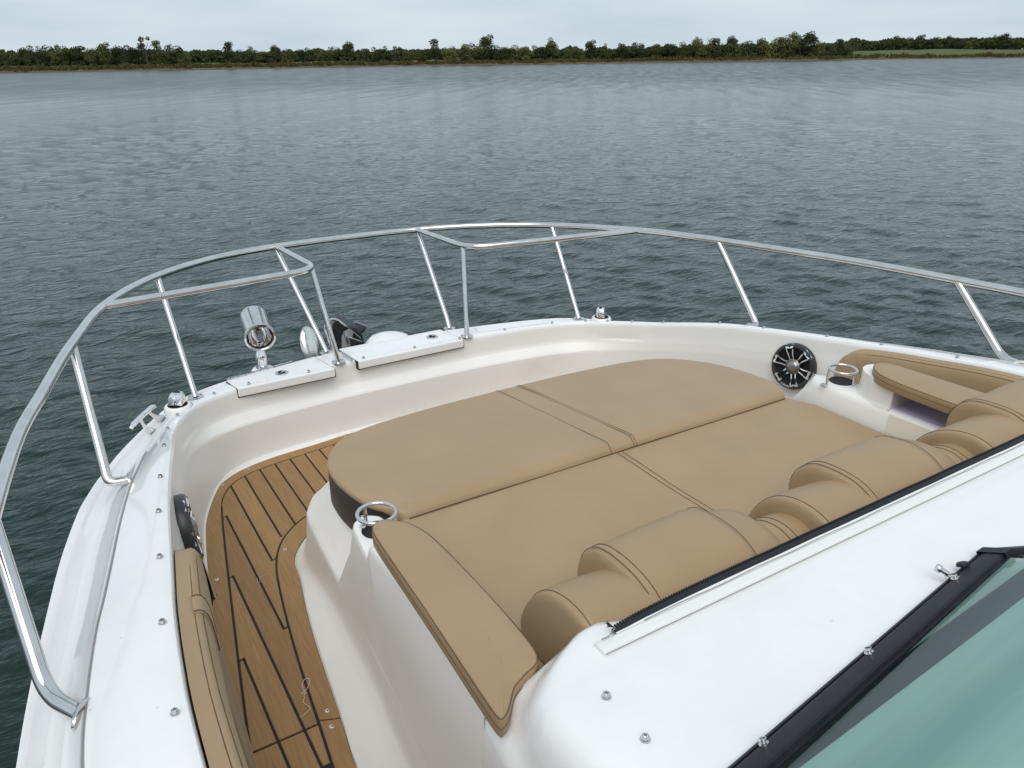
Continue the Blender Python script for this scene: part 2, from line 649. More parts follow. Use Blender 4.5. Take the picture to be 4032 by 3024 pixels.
def crown_mesh(name, seed, nl, blobs, leaf, m):
    """unit-height tree crown (z 0..1 is the whole tree) from leaf-clump faces inside overlapping lobes"""
    r = random.Random(seed)
    v, f = [], []
    tot = sum(b[3] ** 2 for b in blobs)
    for (bx, by, bz, br, bh) in blobs:
        cnt = int(nl * br ** 2 / tot)
        for _ in range(cnt):
            d = Vector((r.gauss(0, 1), r.gauss(0, 1), r.gauss(0, 1))).normalized()
            rad = r.random() ** .33
            rad = .55 + .5 * rad if r.random() < .8 else rad
            p = Vector((bx + d.x * br * rad, by + d.y * br * rad, bz + d.z * bh * rad))
            nrm = (d + Vector((r.gauss(0, .6), r.gauss(0, .6), r.gauss(0, .6) + .3))).normalized()
            t = nrm.orthogonal().normalized()
            t = Matrix.Rotation(r.random() * 6.28, 3, nrm) @ t
            b2 = nrm.cross(t)
            s = leaf * r.uniform(.55, 1.25)
            k = len(v)
            v += [p + t * s, p + b2 * s * .62, p - t * s * .9, p - b2 * s * .7]
            f.append((k, k + 1, k + 2, k + 3))
    me = bpy.data.meshes.new(name)
    me.from_pydata([tuple(q) for q in v], [], f)
    me.materials.append(m)
    return me

def trunk_mesh(name, seed, forks, hgt, m):
    r = random.Random(seed)
    b = B()
    lean = Vector((r.uniform(-.05, .05), r.uniform(-.05, .05), 0))
    top = Vector((0, 0, hgt)) + lean
    b.tube([(0, 0, -.08), (0, 0, 0), tuple(lean * .4 + Vector((0, 0, hgt * .5))), tuple(top)], [.042, .034, .027, .018], 7)
    for i in range(forks):
        a = r.random() * 6.28
        h0 = hgt * r.uniform(.4, .95)
        s = lean * (h0 / hgt) + Vector((0, 0, h0))
        e = s + Vector((math.cos(a) * r.uniform(.1, .24), math.sin(a) * r.uniform(.1, .24), r.uniform(.15, .36)))
        b.tube([tuple(s), tuple(s.lerp(e, .5) + Vector((0, 0, -.02))), tuple(e)], [.016, .011, .005], 5)
    me = bpy.data.meshes.new(name)
    me.from_pydata([tuple(q) for q in b.v], [], b.f)
    me.materials.append(m)
    return me

def blobs_for(kind, seed):
    r = random.Random(seed)
    L = []
    if kind == 'round':
        for i in range(11):
            a = r.random() * 6.28
            q = r.random() ** .6 * .27
            z = r.uniform(.24, .84)
            q *= 1 - max(0, (z - .55)) * 1.2
            L.append((math.cos(a) * q, math.sin(a) * q, z, r.uniform(.11, .19), r.uniform(.09, .16)))
        L.append((0, 0, .5, .26, .28))
    elif kind == 'wide':
        for i in range(14):
            a = r.random() * 6.28
            q = r.random() ** .5 * .42
            z = r.uniform(.30, .84) - q * .25
            L.append((math.cos(a) * q, math.sin(a) * q, z, r.uniform(.12, .2), r.uniform(.09, .15)))
        L.append((0, 0, .5, .3, .25))
    elif kind == 'tall':
        for i in range(10):
            a = r.random() * 6.28
            z = r.uniform(.16, .88)
            q = r.random() * .23 * (1.25 - z * .75)
            L.append((math.cos(a) * q, math.sin(a) * q, z, r.uniform(.11, .18), r.uniform(.09, .14)))
        L.append((0, 0, .42, .22, .3))
    elif kind == 'bushy':
        for i in range(14):
            a = r.random() * 6.28
            q = r.random() ** .5 * .4
            z = r.uniform(.10, .78) - q * .2
            L.append((math.cos(a) * q, math.sin(a) * q, max(z, .1), r.uniform(.12, .2), r.uniform(.1, .17)))
        L.append((0, 0, .4, .3, .33))
    else:  # open
        for i in range(7):
            a = r.random() * 6.28
            q = r.uniform(.06, .22)
            z = r.uniform(.5, .93)
            L.append((math.cos(a) * q, math.sin(a) * q, z, r.uniform(.07, .12), r.uniform(.05, .1)))
    return L

PROTO = {}
def proto(kind, var, lm):
    key = (kind, var, lm)
    if key not in PROTO:
        sd = hash((kind == 'round', kind == 'tall', var)) % 1000 + var * 17 + len(kind)
        nl = {'round': 1500, 'wide': 1900, 'tall': 1000, 'bushy': 1900, 'open': 520}[kind]
        PROTO[key] = (crown_mesh('crown', sd, nl, blobs_for(kind, sd + 3), .034 if kind != 'open' else .03, LEAF[lm]),
                      trunk_mesh('trunk', sd + 5, 7, .55 if kind != 'bushy' else .4, BARK))
    return PROTO[key]

KL = {'round': 'round-crowned', 'wide': 'broad spreading', 'tall': 'slender upright', 'bushy': 'low-branched bushy', 'open': 'thin open-crowned'}
ML = ['dark green', 'olive green', 'yellow-green', 'greyish half-bare']
def tree(b, e, h, kind, lm, label=None, group=None, rz=None):
    p = bpt(b, shore_d(b) + e)
    p.z = bank_h(b, e) - .1
    t = bpy.data.objects.new('shore_tree', None)
    COL.objects.link(t)
    t.location = p
    rz = rnd.random() * 6.28 if rz is None else rz
    t.rotation_euler = (0, 0, rz)
    h *= 1.10
    wd = h * rnd.uniform(.85, 1.2)
    t.scale = (wd, wd, h)
    cme, tme = proto(kind, rnd.randrange(3), lm)
    for nm, me in (('crown', cme), ('trunk', tme)):
        o = bpy.data.objects.new(nm, me)
        COL.objects.link(o)
        o.parent = t
    if label is None:
        place = 'beyond the far meadow' if e > 80 else ('behind the grassy bank' if e > 20 else 'at the edge of the water')
        label = '%s %s tree in the wood %s' % (KL[kind], ML[lm], place)
        group = label + 's'
    t['label'] = label
    t['category'] = 'tree'
    if group:
        t['group'] = group
    return t

def bx(x):     # bearing for a column of the 2212-wide reading of the view
    return math.degrees(math.atan((x - 1106) / 1802))
def hz(x):
    return 135.5 - x * 23.0 / 2212
def hgt(x, yt, e):
    b = bx(x)
    d = shore_d(b) + e
    return 2.65 + d * math.cos(math.radians(b)) * (hz(x) - yt) / 1961 - bank_h(b, e) + .1

SPEC = [  # column, crown top, metres behind waterline, kind, leaf
 (6, 121, 60, 'bushy', 0), (30, 109, 40, 'bushy', 1), (64, 99.5, 40, 'wide', 0), (98, 98, 42, 'wide', 0), (129, 97, 38, 'wide', 1),
 (164, 97, 40, 'wide', 0), (198, 99.5, 38, 'bushy', 1), (228, 94.6, 34, 'round', 1), (250, 99, 44, 'bushy', 0), (268, 99.5, 36, 'wide', 0), (296, 98, 40, 'bushy', 0),
 (402, 109, 26, 'bushy', 1), (430, 108, 95, 'wide', 0), (462, 108, 100, 'wide', 1), (520, 108, 90, 'bushy', 0), (542, 103, 44, 'round', 0), (566, 107, 70, 'bushy', 1),
 (620, 106, 60, 'bushy', 1), (655, 106, 50, 'wide', 0), (690, 105, 44, 'wide', 1), (719, 102, 36, 'wide', 1), (789, 104.5, 38, 'wide', 0), (815, 104, 40, 'wide', 0), (833, 103, 34, 'round', 0),
 (880, 108, 22, 'bushy', 2), (905, 106, 14, 'bushy', 1), (972, 99, 12, 'bushy', 2), (1000, 97, 14, 'bushy', 1), (1022, 95, 14, 'wide', 2),
 (1085, 97, 14, 'bushy', 0), (1117, 99, 14, 'bushy', 1), (1137, 98, 12, 'bushy', 2), (1165, 98, 14, 'bushy', 0), (1228, 102, 12, 'bushy', 1), (1250, 101, 12, 'bushy', 2),
 (1304, 98, 14, 'round', 1), (1339, 96, 16, 'wide', 0), (1369, 94, 18, 'wide', 0), (1410, 96, 16, 'wide', 1), (1445, 95, 18, 'wide', 0), (1475, 93, 16, 'bushy', 1),
 (1516, 92, 14, 'bushy', 2), (1556, 92, 14, 'bushy', 0), (1590, 91, 16, 'bushy', 1), (1612, 90, 14, 'bushy', 0), (1641, 87.7, 12, 'round', 1), (1662, 88, 12, 'bushy', 2),
 (1695, 86, 12, 'bushy', 1), (1726, 84, 14, 'wide', 0), (1762, 90, 12, 'bushy', 1), (1790, 92, 12, 'bushy', 0), (1808, 91, 10, 'tall', 0), (1826, 98, 14, 'bushy', 1),
 (1843, 95, 130, 'wide', 0), (1862, 93, 132, 'wide', 0), (1884, 92, 128, 'wide', 1), (1905, 90, 130, 'wide', 0), (1951, 84, 128, 'wide', 1), (2004, 85, 124, 'wide', 0), (2022, 85, 126, 'wide', 1),
 (2066, 84, 120, 'wide', 0), (2084, 88, 118, 'bushy', 2), (2112, 86, 116, 'wide', 1), (2180, 87, 112, 'wide', 0), (2196, 88, 112, 'bushy', 1), (2222, 84, 110, 'wide', 1), (2260, 85, 108, 'wide', 0), (2300, 86, 108, 'wide', 1), (-30, 112, 44, 'wide', 1), (-70, 108, 44, 'wide', 0), (-110, 106, 44, 'wide', 1)]
for x, yt, e, k, lm in SPEC:
    tree(bx(x), e, hgt(x, yt, e), k, lm)
ONE = [
 (317, 85.6, 22, 'open', 3, 'tall thin open tree rising above the left wood beside a dark spreading tree'),
 (344, 91, 24, 'tall', 1, 'upright olive tree just behind the dark spreading tree on the grassy bank'),
 (370, 97, 9, 'wide', 0, 'dark spreading tree with a leaning bare trunk close to the water on the grassy bank'),
 (496, 95.6, 20, 'tall', 0, 'lone upright dark tree standing clear of the wood on the pale grass'),
 (595, 100.5, 26, 'round', 0, 'round dark tree on the grass to the right of the lone upright tree'),
 (754, 93.6, 30, 'round', 0, 'tall round dark tree standing over the middle of the low wood'),
 (853, 104, 20, 'open', 3, 'pale greyish half-bare tree among the green shore trees'),
 (940, 88.6, 12, 'tall', 0, 'tall dark double-topped tree where the wood reaches the waterline'),
 (1052, 79.7, 16, 'round', 0, 'tallest round-topped tree of the middle wood, head and shoulders above it'),
 (1190, 86, 14, 'round', 1, 'tall flat-topped olive tree next along the water from the tallest middle tree'),
 (1274, 91, 14, 'round', 0, 'peaked dark tree in the wood between two lower stretches of scrub'),
 (1500, 85, 16, 'round', 2, 'tall yellow-green tree at the start of the high right-hand wood'),
 (1536, 81, 16, 'tall', 1, 'slim peaked olive tree in the high right-hand wood'),
 (1576, 82.6, 18, 'round', 0, 'dark ragged-topped tree in the high right-hand wood'),
 (1677, 79, 14, 'tall', 1, 'upright olive tree above the sandy patch of shore'),
 (1710, 75, 14, 'round', 2, 'high yellow-green tree above the sandy patch of shore'),
 (1744, 75, 14, 'round', 0, 'high dark round tree at the right end of the near wood'),
 (1929, 82.6, 126, 'round', 0, 'round dark tree at the back of the far right meadow'),
 (1979, 80, 124, 'round', 0, 'large dark tree in the middle of the far meadow treeline'),
 (2040, 82.6, 122, 'round', 0, 'domed dark tree in the far meadow treeline'),
 (2135, 81, 114, 'round', 1, 'olive tree next to the highest tree of the far meadow'),
 (2156, 77.6, 112, 'round', 0, 'highest tree of the treeline behind the far right meadow'),
]
for x, yt, e, k, lm, lb in ONE:
    tree(bx(x), e, hgt(x, yt, e), k, lm, lb)

def cards(name, m, pts, seed):
    """pts: (x,y,z,w,h) upright tufts of a few blades each"""
    r = random.Random(seed)
    v, f = [], []
    for (x, y, z, w, h) in pts:
        for q in range(3):
            a = r.random() * 3.14
            dx, dy = math.cos(a) * w, math.sin(a) * w
            ox, oy = r.gauss(0, w * .5), r.gauss(0, w * .5)
            hh = h * r.uniform(.6, 1.1)
            k = len(v)
            v += [(x + ox - dx * .8, y + oy - dy * .8, z + hh * r.uniform(-.05, .3)), (x + ox + dx * .8, y + oy + dy * .8, z + hh * r.uniform(-.05, .3)),
                  (x + ox + dx * .6, y + oy + dy * .6, z + hh * r.uniform(.7, 1)), (x + ox - dx * .5, y + oy - dy * .5, z + hh)]
            f.append((k, k + 1, k + 2, k + 3))
    me = bpy.data.meshes.new(name)
    me.from_pydata(v, [], f)
    me.materials.append(m)
    o = bpy.data.objects.new(name, me)
    COL.objects.link(o)
    o['kind'] = 'stuff'
    return o

def scrub():
    A, G, F = [], [], []
    r = random.Random(3)
    for i in range(9000):
        b = r.uniform(-40, 40)
        e = r.uniform(2.2, 9) if r.random() < .85 else r.uniform(8, 20)
        dens = .5 + .5 * mnoise.noise(Vector((b * .55, e * .1, 2)))
        if 15.5 < b < 20.5 and e < 9:
            dens -= .35
        if r.random() > dens + .25:
            continue
        p = bpt(b, shore_d(b) + e)
        h = r.uniform(.4, 1.0) * (1 + max(0, mnoise.noise(Vector((b * 1.3, 0, 8)))) * 1.3)
        (A if mnoise.noise(Vector((b * .8, e * .15, 4))) + r.gauss(0, .3) > 0 else G).append((p.x, p.y, bank_h(b, e) - .1, r.uniform(.15, .45), h))
    cards('shore_scrub', SCRUB[0], A, 1)['label'] = 'brown reeds and scrub along the far waterline'
    cards('shore_scrub', SCRUB[1], G, 2)['label'] = 'green scrub along the far waterline'
    # wood behind: one dark mass seen between the single trees
    for i in range(42000):
        b = r.uniform(-42, 42)
        e = float(np.interp(b, [-42, -28, -20, -6, -2, 18, 21.5, 22.5, 42], [62, 58, 75, 52, 20, 20, 22, 126, 114])) + r.uniform(0, 16)
        top = float(np.interp(b, [-42, -31, -24, -20, -15, -6, -2, 5, 12, 20, 22, 42], [5.0, 5.0, 5.0, 4.4, 4.3, 4.3, 4.2, 3.8, 4.4, 4.6, 5.8, 5.8]))
        top *= .8 + .3 * mnoise.noise(Vector((b * 1.1, 0, 6))) + .12 * mnoise.noise(Vector((b * 4, 0, 6)))
        p = bpt(b, shore_d(b) + e)
        z = bank_h(b, e) + top * r.random() - .3
        F.append((p.x, p.y, z, r.uniform(.35, .75), r.uniform(.6, 1.2)))
    cards('woodland', leaf_mat('leaf_shaded_wood', (.042, .050, .021), .5), F, 3)['label'] = 'dark wood filling the gaps behind the shore trees'
scrub()

# ================================================================== THE BOAT
BB = (XC, 1.0, 0.0)
boat = root('motor_yacht', BB, 'white motor yacht with tan sunpad, teak bow walkway and stainless bow rail', 'boat')

# gunwale line, port half, from aft to the stem
G0 = [(.03, -2.5, 1.66), (.03, -1, 1.655), (.035, 0, 1.645), (.05, .6, 1.63), (.06, 1.1, 1.608), (.072, 1.3, 1.598), (.091, 1.497, 1.577), (.11, 1.64, 1.563), (.133, 1.82, 1.541), (.162, 2.04, 1.513), (.204, 2.305, 1.476), (.233, 2.468, 1.451), (.265, 2.675, 1.403), (.296, 2.87, 1.352), (.348, 3.05, 1.315), (.405, 3.18, 1.29), (.481, 3.272, 1.277), (.622, 3.343, 1.27), (.86, 3.378, 1.27), (1.15, 3.399, 1.27), (1.49, 3.405, 1.27)]
GL = cat(G0, 6)
ns = len(GL)
GS = GL + [Vector(mir(p)) for p in reversed(GL[:-1])]
NS = len(GS)
GN = []
for i in range(NS):
    t = GS[min(i + 1, NS - 1)] - GS[max(i - 1, 0)]
    GN.append(Vector((-t.y, t.x, 0)).normalized())
def key(i):                     # station key: index in the port half, as control number
    j = i if i < ns else 2 * (ns - 1) - i
    return j / 6.0
# control number -> joint, deck edge, rub inner, rub outer (outward) and their drops
OFF = [(0, .20, .225, .29, .31, .02, .045, .10, .11), (3, .185, .21, .285, .305, .02, .045, .10, .11), (5, .165, .19, .27, .292, .022, .045, .105, .115), (9, .13, .15, .262, .293, .03, .05, .11, .12), (12, .098, .118, .24, .272, .03, .05, .11, .12),
       (14, .062, .08, .165, .19, .025, .04, .075, .085), (15, .06, .08, .135, .16, .015, .022, .05, .06), (16, .09, .11, .135, .16, .006, .012, .03, .04), (17, .11, .13, .148, .168, .004, .010, .028, .04), (20, .20, .212, .228, .248, .004, .010, .028, .04)]
# inner wall: inset at ledge top, ledge bottom, floor; ledge heights relative
INN = [(0, .02, .035, .058, 0.0), (7, .02, .035, .058, 0.0), (9, .018, .03, .046, 0.0), (12, .018, .03, .042, 0.0), (13.4, .022, .04, .060, 0.0), (14.3, .014, .055, .085, .3), (15.5, .008, .062, .088, 1), (20, .008, .064, .09, 1)]
FZ = .94
def smooth_rows(tab):
    A = np.array([lerp_table(tab, key(i)) for i in range(NS)])
    for _ in range(4):
        Q = np.pad(A, ((4, 4), (0, 0)), mode='edge')
        A = sum(Q[k:k + NS] for k in range(9)) / 9
    return A
OFFS, INNS = smooth_rows(OFF), None
hull_l, deck_l, inner_l = [], [], []
for i in range(NS):
    g, n, k = GS[i], GN[i], key(i)
    j, de, ri, ro, dj, dd, dr, dro = [float(q) for q in OFFS[i]]
    if INNS is None:
        INNS = smooth_rows(INN)
    i1, i2, i3, ll = [float(q) for q in INNS[i]]
    up = Vector((0, 0, 1))
    P = lambda off, z: (g.x + n.x * off, g.y + n.y * off, z)
    Z = g.z
    deck_l.append([P(-.001, Z - .018), P(.001, Z - .008), P(.005, Z - .0025), P(.012, Z), P(.03, Z + .001), P(j * .5, Z - dj * .3 + .002), P(j - .004, Z - dj),
                   P(j - .0015, Z - dj - .003), P(j + .0015, Z - dj - .003), P(j + .004, Z - dj), P(de, Z - dd), P(de + .012, Z - dd - .006),
                   P((de * .6 + ri * .4), Z - (dd * .35 + dr * .65)), P(de * .3 + ri * .7, Z - dr - .004), P(ri - .008, Z - dr), P(ri, Z - dr + .006), P(ri + .004, Z - dr + .008), P(ro - .006, Z - dr + .008), P(ro, Z - dro), P(ro - .004, Z - dro - .03)])
    zb = Z - dro - .03
    hull_l.append([P(ro - .004, zb), P(ro - .03, zb - .01), P(ro - .06, zb * .6 + .02), P(ro - .13, .25), P(ro - .2, 0), P(ro - .45, -.35)])
    zl1 = Z - .118
    zl2 = Z - .150
    zf = FZ - .006
    L = [P(-.001, Z - .018), P(-.004, Z - .05)]
    a1 = i1 * ll + (1 - ll) * i3 * .2
    a2 = i2 * ll + (1 - ll) * i3 * .3
    b1 = i1 * ll + (1 - ll) * i3 * .24
    L += [P(-.006, Z - .09), P(-a1, zl1 + .014), P(-(a1 * .9 + a2 * .1), zl1 + .004), P(-(a1 * .75 + a2 * .25), zl1 - .002), P(-(a1 * .3 + a2 * .7), zl2 + .010), P(-(a1 * .1 + a2 * .9), zl2 + .003), P(-a2, zl2 - .006), P(-a2 * 1.02, zl2 - .02)]
    L += [P(-(a2 + (i3 - .018 - a2) * .6), (zl2 + zf) / 2), P(-(i3 - .016), zf + .03), P(-(i3 - .012), zf + .012), P(-(i3 - .002), zf + .003), P(-i3 - .012, zf), P(-i3 - .05, zf)]
    inner_l.append(L)
B().grid(hull_l).obj('hull', GEL, boat, sharp=60)
B().grid(deck_l).obj('side_deck', GEL, boat, sharp=28)
B().grid(inner_l).obj('bow_liner', GELIN, boat, sharp=24)

for half_ in (deck_l[:ns], deck_l[ns - 1:]):
    B().tube([(l[7][0] * .5 + l[8][0] * .5, l[7][1] * .5 + l[8][1] * .5, l[7][2] + .0016) for l in half_ if l[7][1] < 2.75], .0014, 6).obj('deck_joint', GREYP, boat)
# floor pan under the decking
fp = [p[-1] for p in inner_l if p[-1][1] > .2]
B().ngon([(p[0], p[1], FZ - .0065) for p in fp]).obj('floor_pan', GELIN, boat, smooth=False)

# ---- teak decking
MO = [(.150, 1.20), (.203, 1.627), (.242, 1.885), (.303, 2.254), (.374, 2.673), (.416, 2.90), (.447, 3.01), (.5, 3.095), (.571, 3.147), (.645, 3.171), (.716, 3.186), (.937, 3.216), (1.114, 3.240), (1.49, 3.255)]
TO = [(.115, 1.20), (.170, 1.64), (.190, 1.873), (.236, 2.254), (.268, 2.46), (.312, 2.71), (.369, 2.99), (.402, 3.056), (.441, 3.107), (.515, 3.174), (.594, 3.215), (.725, 3.25), (.952, 3.275), (1.119, 3.297), (1.49, 3.31)]
MI = [(.345, 1.20), (.375, 1.478), (.392, 1.64), (.41, 1.826), (.435, 2.039), (.475, 2.305), (.511, 2.457), (.565, 2.569), (.638, 2.647), (.71, 2.69), (.82, 2.72), (1.49, 2.74)]
TI = [(.405, 1.20), (.428, 1.458), (.452, 1.635), (.499, 2.02), (.548, 2.30), (.562, 2.40), (.591, 2.472), (.651, 2.545), (.72, 2.585), (.83, 2.62), (1.49, 2.64)]
def c2(P, n=6):
    return [Vector((q.x, q.y)) for q in cat([(p[0], p[1], 0) for p in P], n)]
MOc, TOc, MIc, TIc = c2(MO), c2(TO), c2(MI), c2(TI)
def xat(curve, y, lo=None):
    c = [p for p in curve if p.x < 1.45]
    return float(np.interp(y, [p.y for p in c], [p.x for p in c]))
def yat(curve, x):
    return float(np.interp(x, [p.x for p in curve], [p.y for p in curve]))
BUTT = 1.6385
GAP = .0039
TH = .011
teak = B().ngon([(p.x, p.y, FZ - .004) for p in TOc] + [(2 * XC - p.x, p.y, FZ - .004) for p in reversed(TOc[:-1])] + [(2 * XC - p.x, p.y, FZ - .004) for p in TIc] + [(p.x, p.y, FZ - .004) for p in reversed(TIc[:-1])]).obj('teak_deck', RUBBER, boat, smooth=False)
def plank(poly, name='plank'):
    n = len(poly)
    c = sum((Vector(p) for p in poly), Vector((0, 0))) / n
    top = [(p[0], p[1], FZ) for p in poly]
    v, f = [], []
    sh = []
    for i in range(n):
        a, b2, d = Vector(poly[i - 1]), Vector(poly[i]), Vector(poly[(i + 1) % n])
        t = (d - a)
        nn = Vector((-t.y, t.x))
        if nn.length > 0:
            nn.normalize()
        sh.append(nn)
    area = sum(poly[i][0] * poly[(i + 1) % n][1] - poly[(i + 1) % n][0] * poly[i][1] for i in range(n))
    s = 1 if area > 0 else -1
    v = [(p[0], p[1], FZ - TH + .004) for p in poly] + [(p[0], p[1], FZ - .0015) for p in poly] + [(poly[i][0] + sh[i].x * .0014 * s, poly[i][1] + sh[i].y * .0014 * s, FZ) for i in range(n)]
    for q in range(2):
        for i in range(n):
            f.append((q * n + i, q * n + (i + 1) % n, (q + 1) * n + (i + 1) % n, (q + 1) * n + i))
    f.append(tuple(2 * n + i for i in range(n)))
    bb = B().add(v, f)
    return bb.obj(name, TEAK, teak, sharp=20, smooth=False)
SEAM = [.205 + .0728 * i for i in range(18)]
NIB = .016
def plank_poly(xa, xb):
    """plank between seams xa, xb forward of the butt joint (port); ends nibbed into the margin boards"""
    g = GAP
    yo = lambda x: yat(MOc, x)
    yi = lambda x: yat(MIc, x)
    P = []
    inner = xb > .392
    # bottom, left to right
    if not inner:
        P += [(xa + g, BUTT + g), (xb - g, BUTT + g)]
    elif xb < .60:
        if xa > .392:
            yl = yi(xa + NIB)
            P += [(xa + g, yl + g * 2.0), (xa + NIB - g, yl + g * 2.0)]
            x0 = xa + NIB
        else:
            P += [(xa + g, BUTT + g), (.392 - g, BUTT + g)]
            x0 = .394
        for x in np.linspace(x0, xb + NIB, 9)[1:]:
            P.append((float(x) - g, yi(float(x))))
        P.append((xb - g, yi(xb + NIB) - g * .8))
    else:
        for x in np.linspace(xa + g, xb - g, 6):
            P.append((float(x), yi(float(x)) + g))
    # top, right to left
    if xb < .44:
        yt = yo(xb - NIB)
        P += [(xb - g, yt - g * 2.0), (xb - NIB + g, yt - g * 2.0)]
        xr = xb - NIB
        xl = xa - NIB if xa > .21 else None
        if xl is None:
            for y in np.linspace(yt - g, BUTT + g, 10)[1:]:
                P.append((xat(MOc, float(y)) + g, float(y)))
            P = P[1:]
        else:
            for x in np.linspace(xr, xl, 9)[1:]:
                P.append((float(x) + g, yo(float(x))))
            P.append((xa + g, yo(xl) + g * .8))
    else:
        for x in np.linspace(xb - g, xa + g, 8):
            P.append((float(x), yo(float(x)) - g))
        if xa < .44:
            xl = xa - NIB
            for x in np.linspace(xa, xl, 4):
                P.append((float(x) + g * .8, yo(float(x)) - g * .5))
            P.append((xa + g, yo(xl) + g * .8))
    return P
edges = [.2] + SEAM[1:]
for a, b2 in zip(edges[:-1], edges[1:]):
    pl = plank_poly(a, b2)
    if pl and a < XC - .02:
        plank(pl)
        plank([(2 * XC - p[0], p[1]) for p in pl][::-1])
# boards aft of the butt joint
for a, b2 in ((.10, SEAM[1]), (SEAM[1], SEAM[2]), (SEAM[2], .40)):
    ya = (1.215, 1.35, 1.5, BUTT - GAP)
    pl = [(max(a + GAP, xat(MOc, y) + GAP), y) for y in ya]
    pr_ = [(min(b2 - GAP, xat(MIc, y) - GAP), y) for y in reversed(ya)]
    k_ = [q for q in range(4) if pr_[3 - q][0] - pl[q][0] > .004]
    poly = [pl[q] for q in k_] + [pr_[3 - q] for q in reversed(k_)]
    if len(k_) > 1:
        plank(poly)
        plank([(2 * XC - p[0], p[1]) for p in poly][::-1])
def margin(out, inn, cuts):
    """border boards between two curves, cut at the given parameters along 'out'"""
    n = 90
    def rs(c):
        d = np.r_[0, np.cumsum([(c[i + 1] - c[i]).length for i in range(len(c) - 1)])]
        t = np.linspace(0, d[-1], n)
        return [Vector((float(np.interp(q, d, [p.x for p in c])), float(np.interp(q, d, [p.y for p in c])))) for q in t]
    A, I = rs(out), rs(inn)
    idx = [0] + [min(range(n), key=lambda q: abs(A[q].x - cx) + abs(A[q].y - cy)) for cx, cy in cuts] + [n - 1]
    for s, e in zip(idx[:-1], idx[1:]):
        a, b2 = A[s:e + 1], I[s:e + 1]
        dv = [(b2[q] - a[q]).normalized() for q in range(len(a))]
        o_ = [a[q] + dv[q] * .001 for q in range(len(a))]
        i_ = [b2[q] - dv[q] * GAP for q in range(len(a))]
        t0 = (o_[1] - o_[0]).normalized() * GAP * .6
        t1 = (o_[-1] - o_[-2]).normalized() * GAP * .6
        o_[0] = o_[0] + t0
        i_[0] = i_[0] + t0
        o_[-1] = o_[-1] - t1
        i_[-1] = i_[-1] - t1
        poly = [(p.x, p.y) for p in o_] + [(p.x, p.y) for p in reversed(i_)]
        plank(poly, 'margin_plank')
        plank([(2 * XC - p[0], p[1]) for p in poly][::-1], 'margin_plank')
margin(TOc, MOc, [(.170, BUTT), (1.12, 3.297)])
margin(TIc, MIc, [(.452, BUTT)])
for (x, y) in [(.470, 3.117), (.296, 2.45), (.556, 2.502), (.427, 1.669), (.419, 1.609), (.183, 1.67), (.178, 1.61), (1.151, 3.280), (1.083, 3.272), (.60, 3.195)]:
    o = B().lathe([(.0001, .0004), (.0022, .0004), (.0024, .0022), (.0075, .0012), (.0082, -.001)], (x, y, FZ + .0004), seg=20).obj('deck_screw', STEEL, teak)
    B().lathe([(.0001, 0), (.002, 0), (.002, .001)], (x, y, FZ + .0016), seg=6).obj('screw_socket', HOLE, o if False else teak)

# ---- sunpad base (white moulding) : foot on the deck -> rim -> pad line
FOOT = [(.405, 1.0), (.43, 1.458), (.455, 1.635), (.503, 2.02), (.55, 2.30), (.566, 2.40), (.595, 2.468), (.655, 2.54), (.725, 2.578), (.83, 2.612), (1.1, 2.63), (1.49, 2.635)]
WALLB = [(.50, 1.0), (.545, 1.458), (.565, 1.635), (.585, 2.02), (.583, 2.20), (.586, 2.32), (.61, 2.40), (.665, 2.475), (.735, 2.52), (.84, 2.55), (1.1, 2.57), (1.49, 2.575)]
RIM = [(.497, 1.0), (.525, 1.40), (.541, 1.60), (.569, 2.01), (.579, 2.15), (.594, 2.285), (.619, 2.345), (.662, 2.41), (.73, 2.447), (.84, 2.475), (1.1, 2.495), (1.49, 2.50)]
PADL = [(.60, 1.0), (.64, 1.40), (.66, 1.60), (.652, 1.90), (.645, 2.08), (.655, 2.16), (.68, 2.235), (.72, 2.30), (.79, 2.345), (.88, 2.37), (1.1, 2.395), (1.49, 2.40)]
def r2c(P, z, n=6):
    return [Vector((q.x, q.y, z)) for q in cat([(p[0], p[1], 0) for p in P], n)]
Fo, Wb, Ri, Pd = r2c(FOOT, FZ), r2c(WALLB, FZ), r2c(RIM, 1.2), r2c(PADL, 1.33)
rows = []
for f0, w0, r0, p0 in zip(Fo, Wb, Ri, Pd):
    f0 = Vector((f0.x, f0.y, FZ - .004))
    up1 = w0.lerp(r0, .08)
    d = (p0 - r0)
    dh = Vector((d.x, d.y, 0))
    rows.append([f0, f0 + Vector((0, 0, .007)), f0.lerp(w0, .15) + Vector((0, 0, .014)), f0.lerp(w0, .6) + Vector((0, 0, .032)), f0.lerp(w0, .9) + Vector((0, 0, .050)), w0 + Vector((0, 0, .068)),
                 Vector((w0.x * .45 + r0.x * .55, w0.y * .45 + r0.y * .55, 1.08)), Vector((r0.x, r0.y, 1.17)) - dh.normalized() * .000, Vector((r0.x, r0.y, 1.188)) + dh * .01, Vector((r0.x, r0.y, 1.199)) + dh * .06, Vector((r0.x, r0.y, 1.208)) + dh * .16,
                 r0.lerp(p0, .35) + Vector((0, 0, -.012)), r0.lerp(p0, .65) + Vector((0, 0, -.012)), p0 + Vector((0, 0, -.004)), p0 + dh.normalized() * .25 + Vector((0, 0, -.004))])
full = rows + [[Vector(mir(p)) for p in r] for r in reversed(rows[:-1])]
B().grid(full).obj('sunpad_base', GELIN, boat, sharp=50)

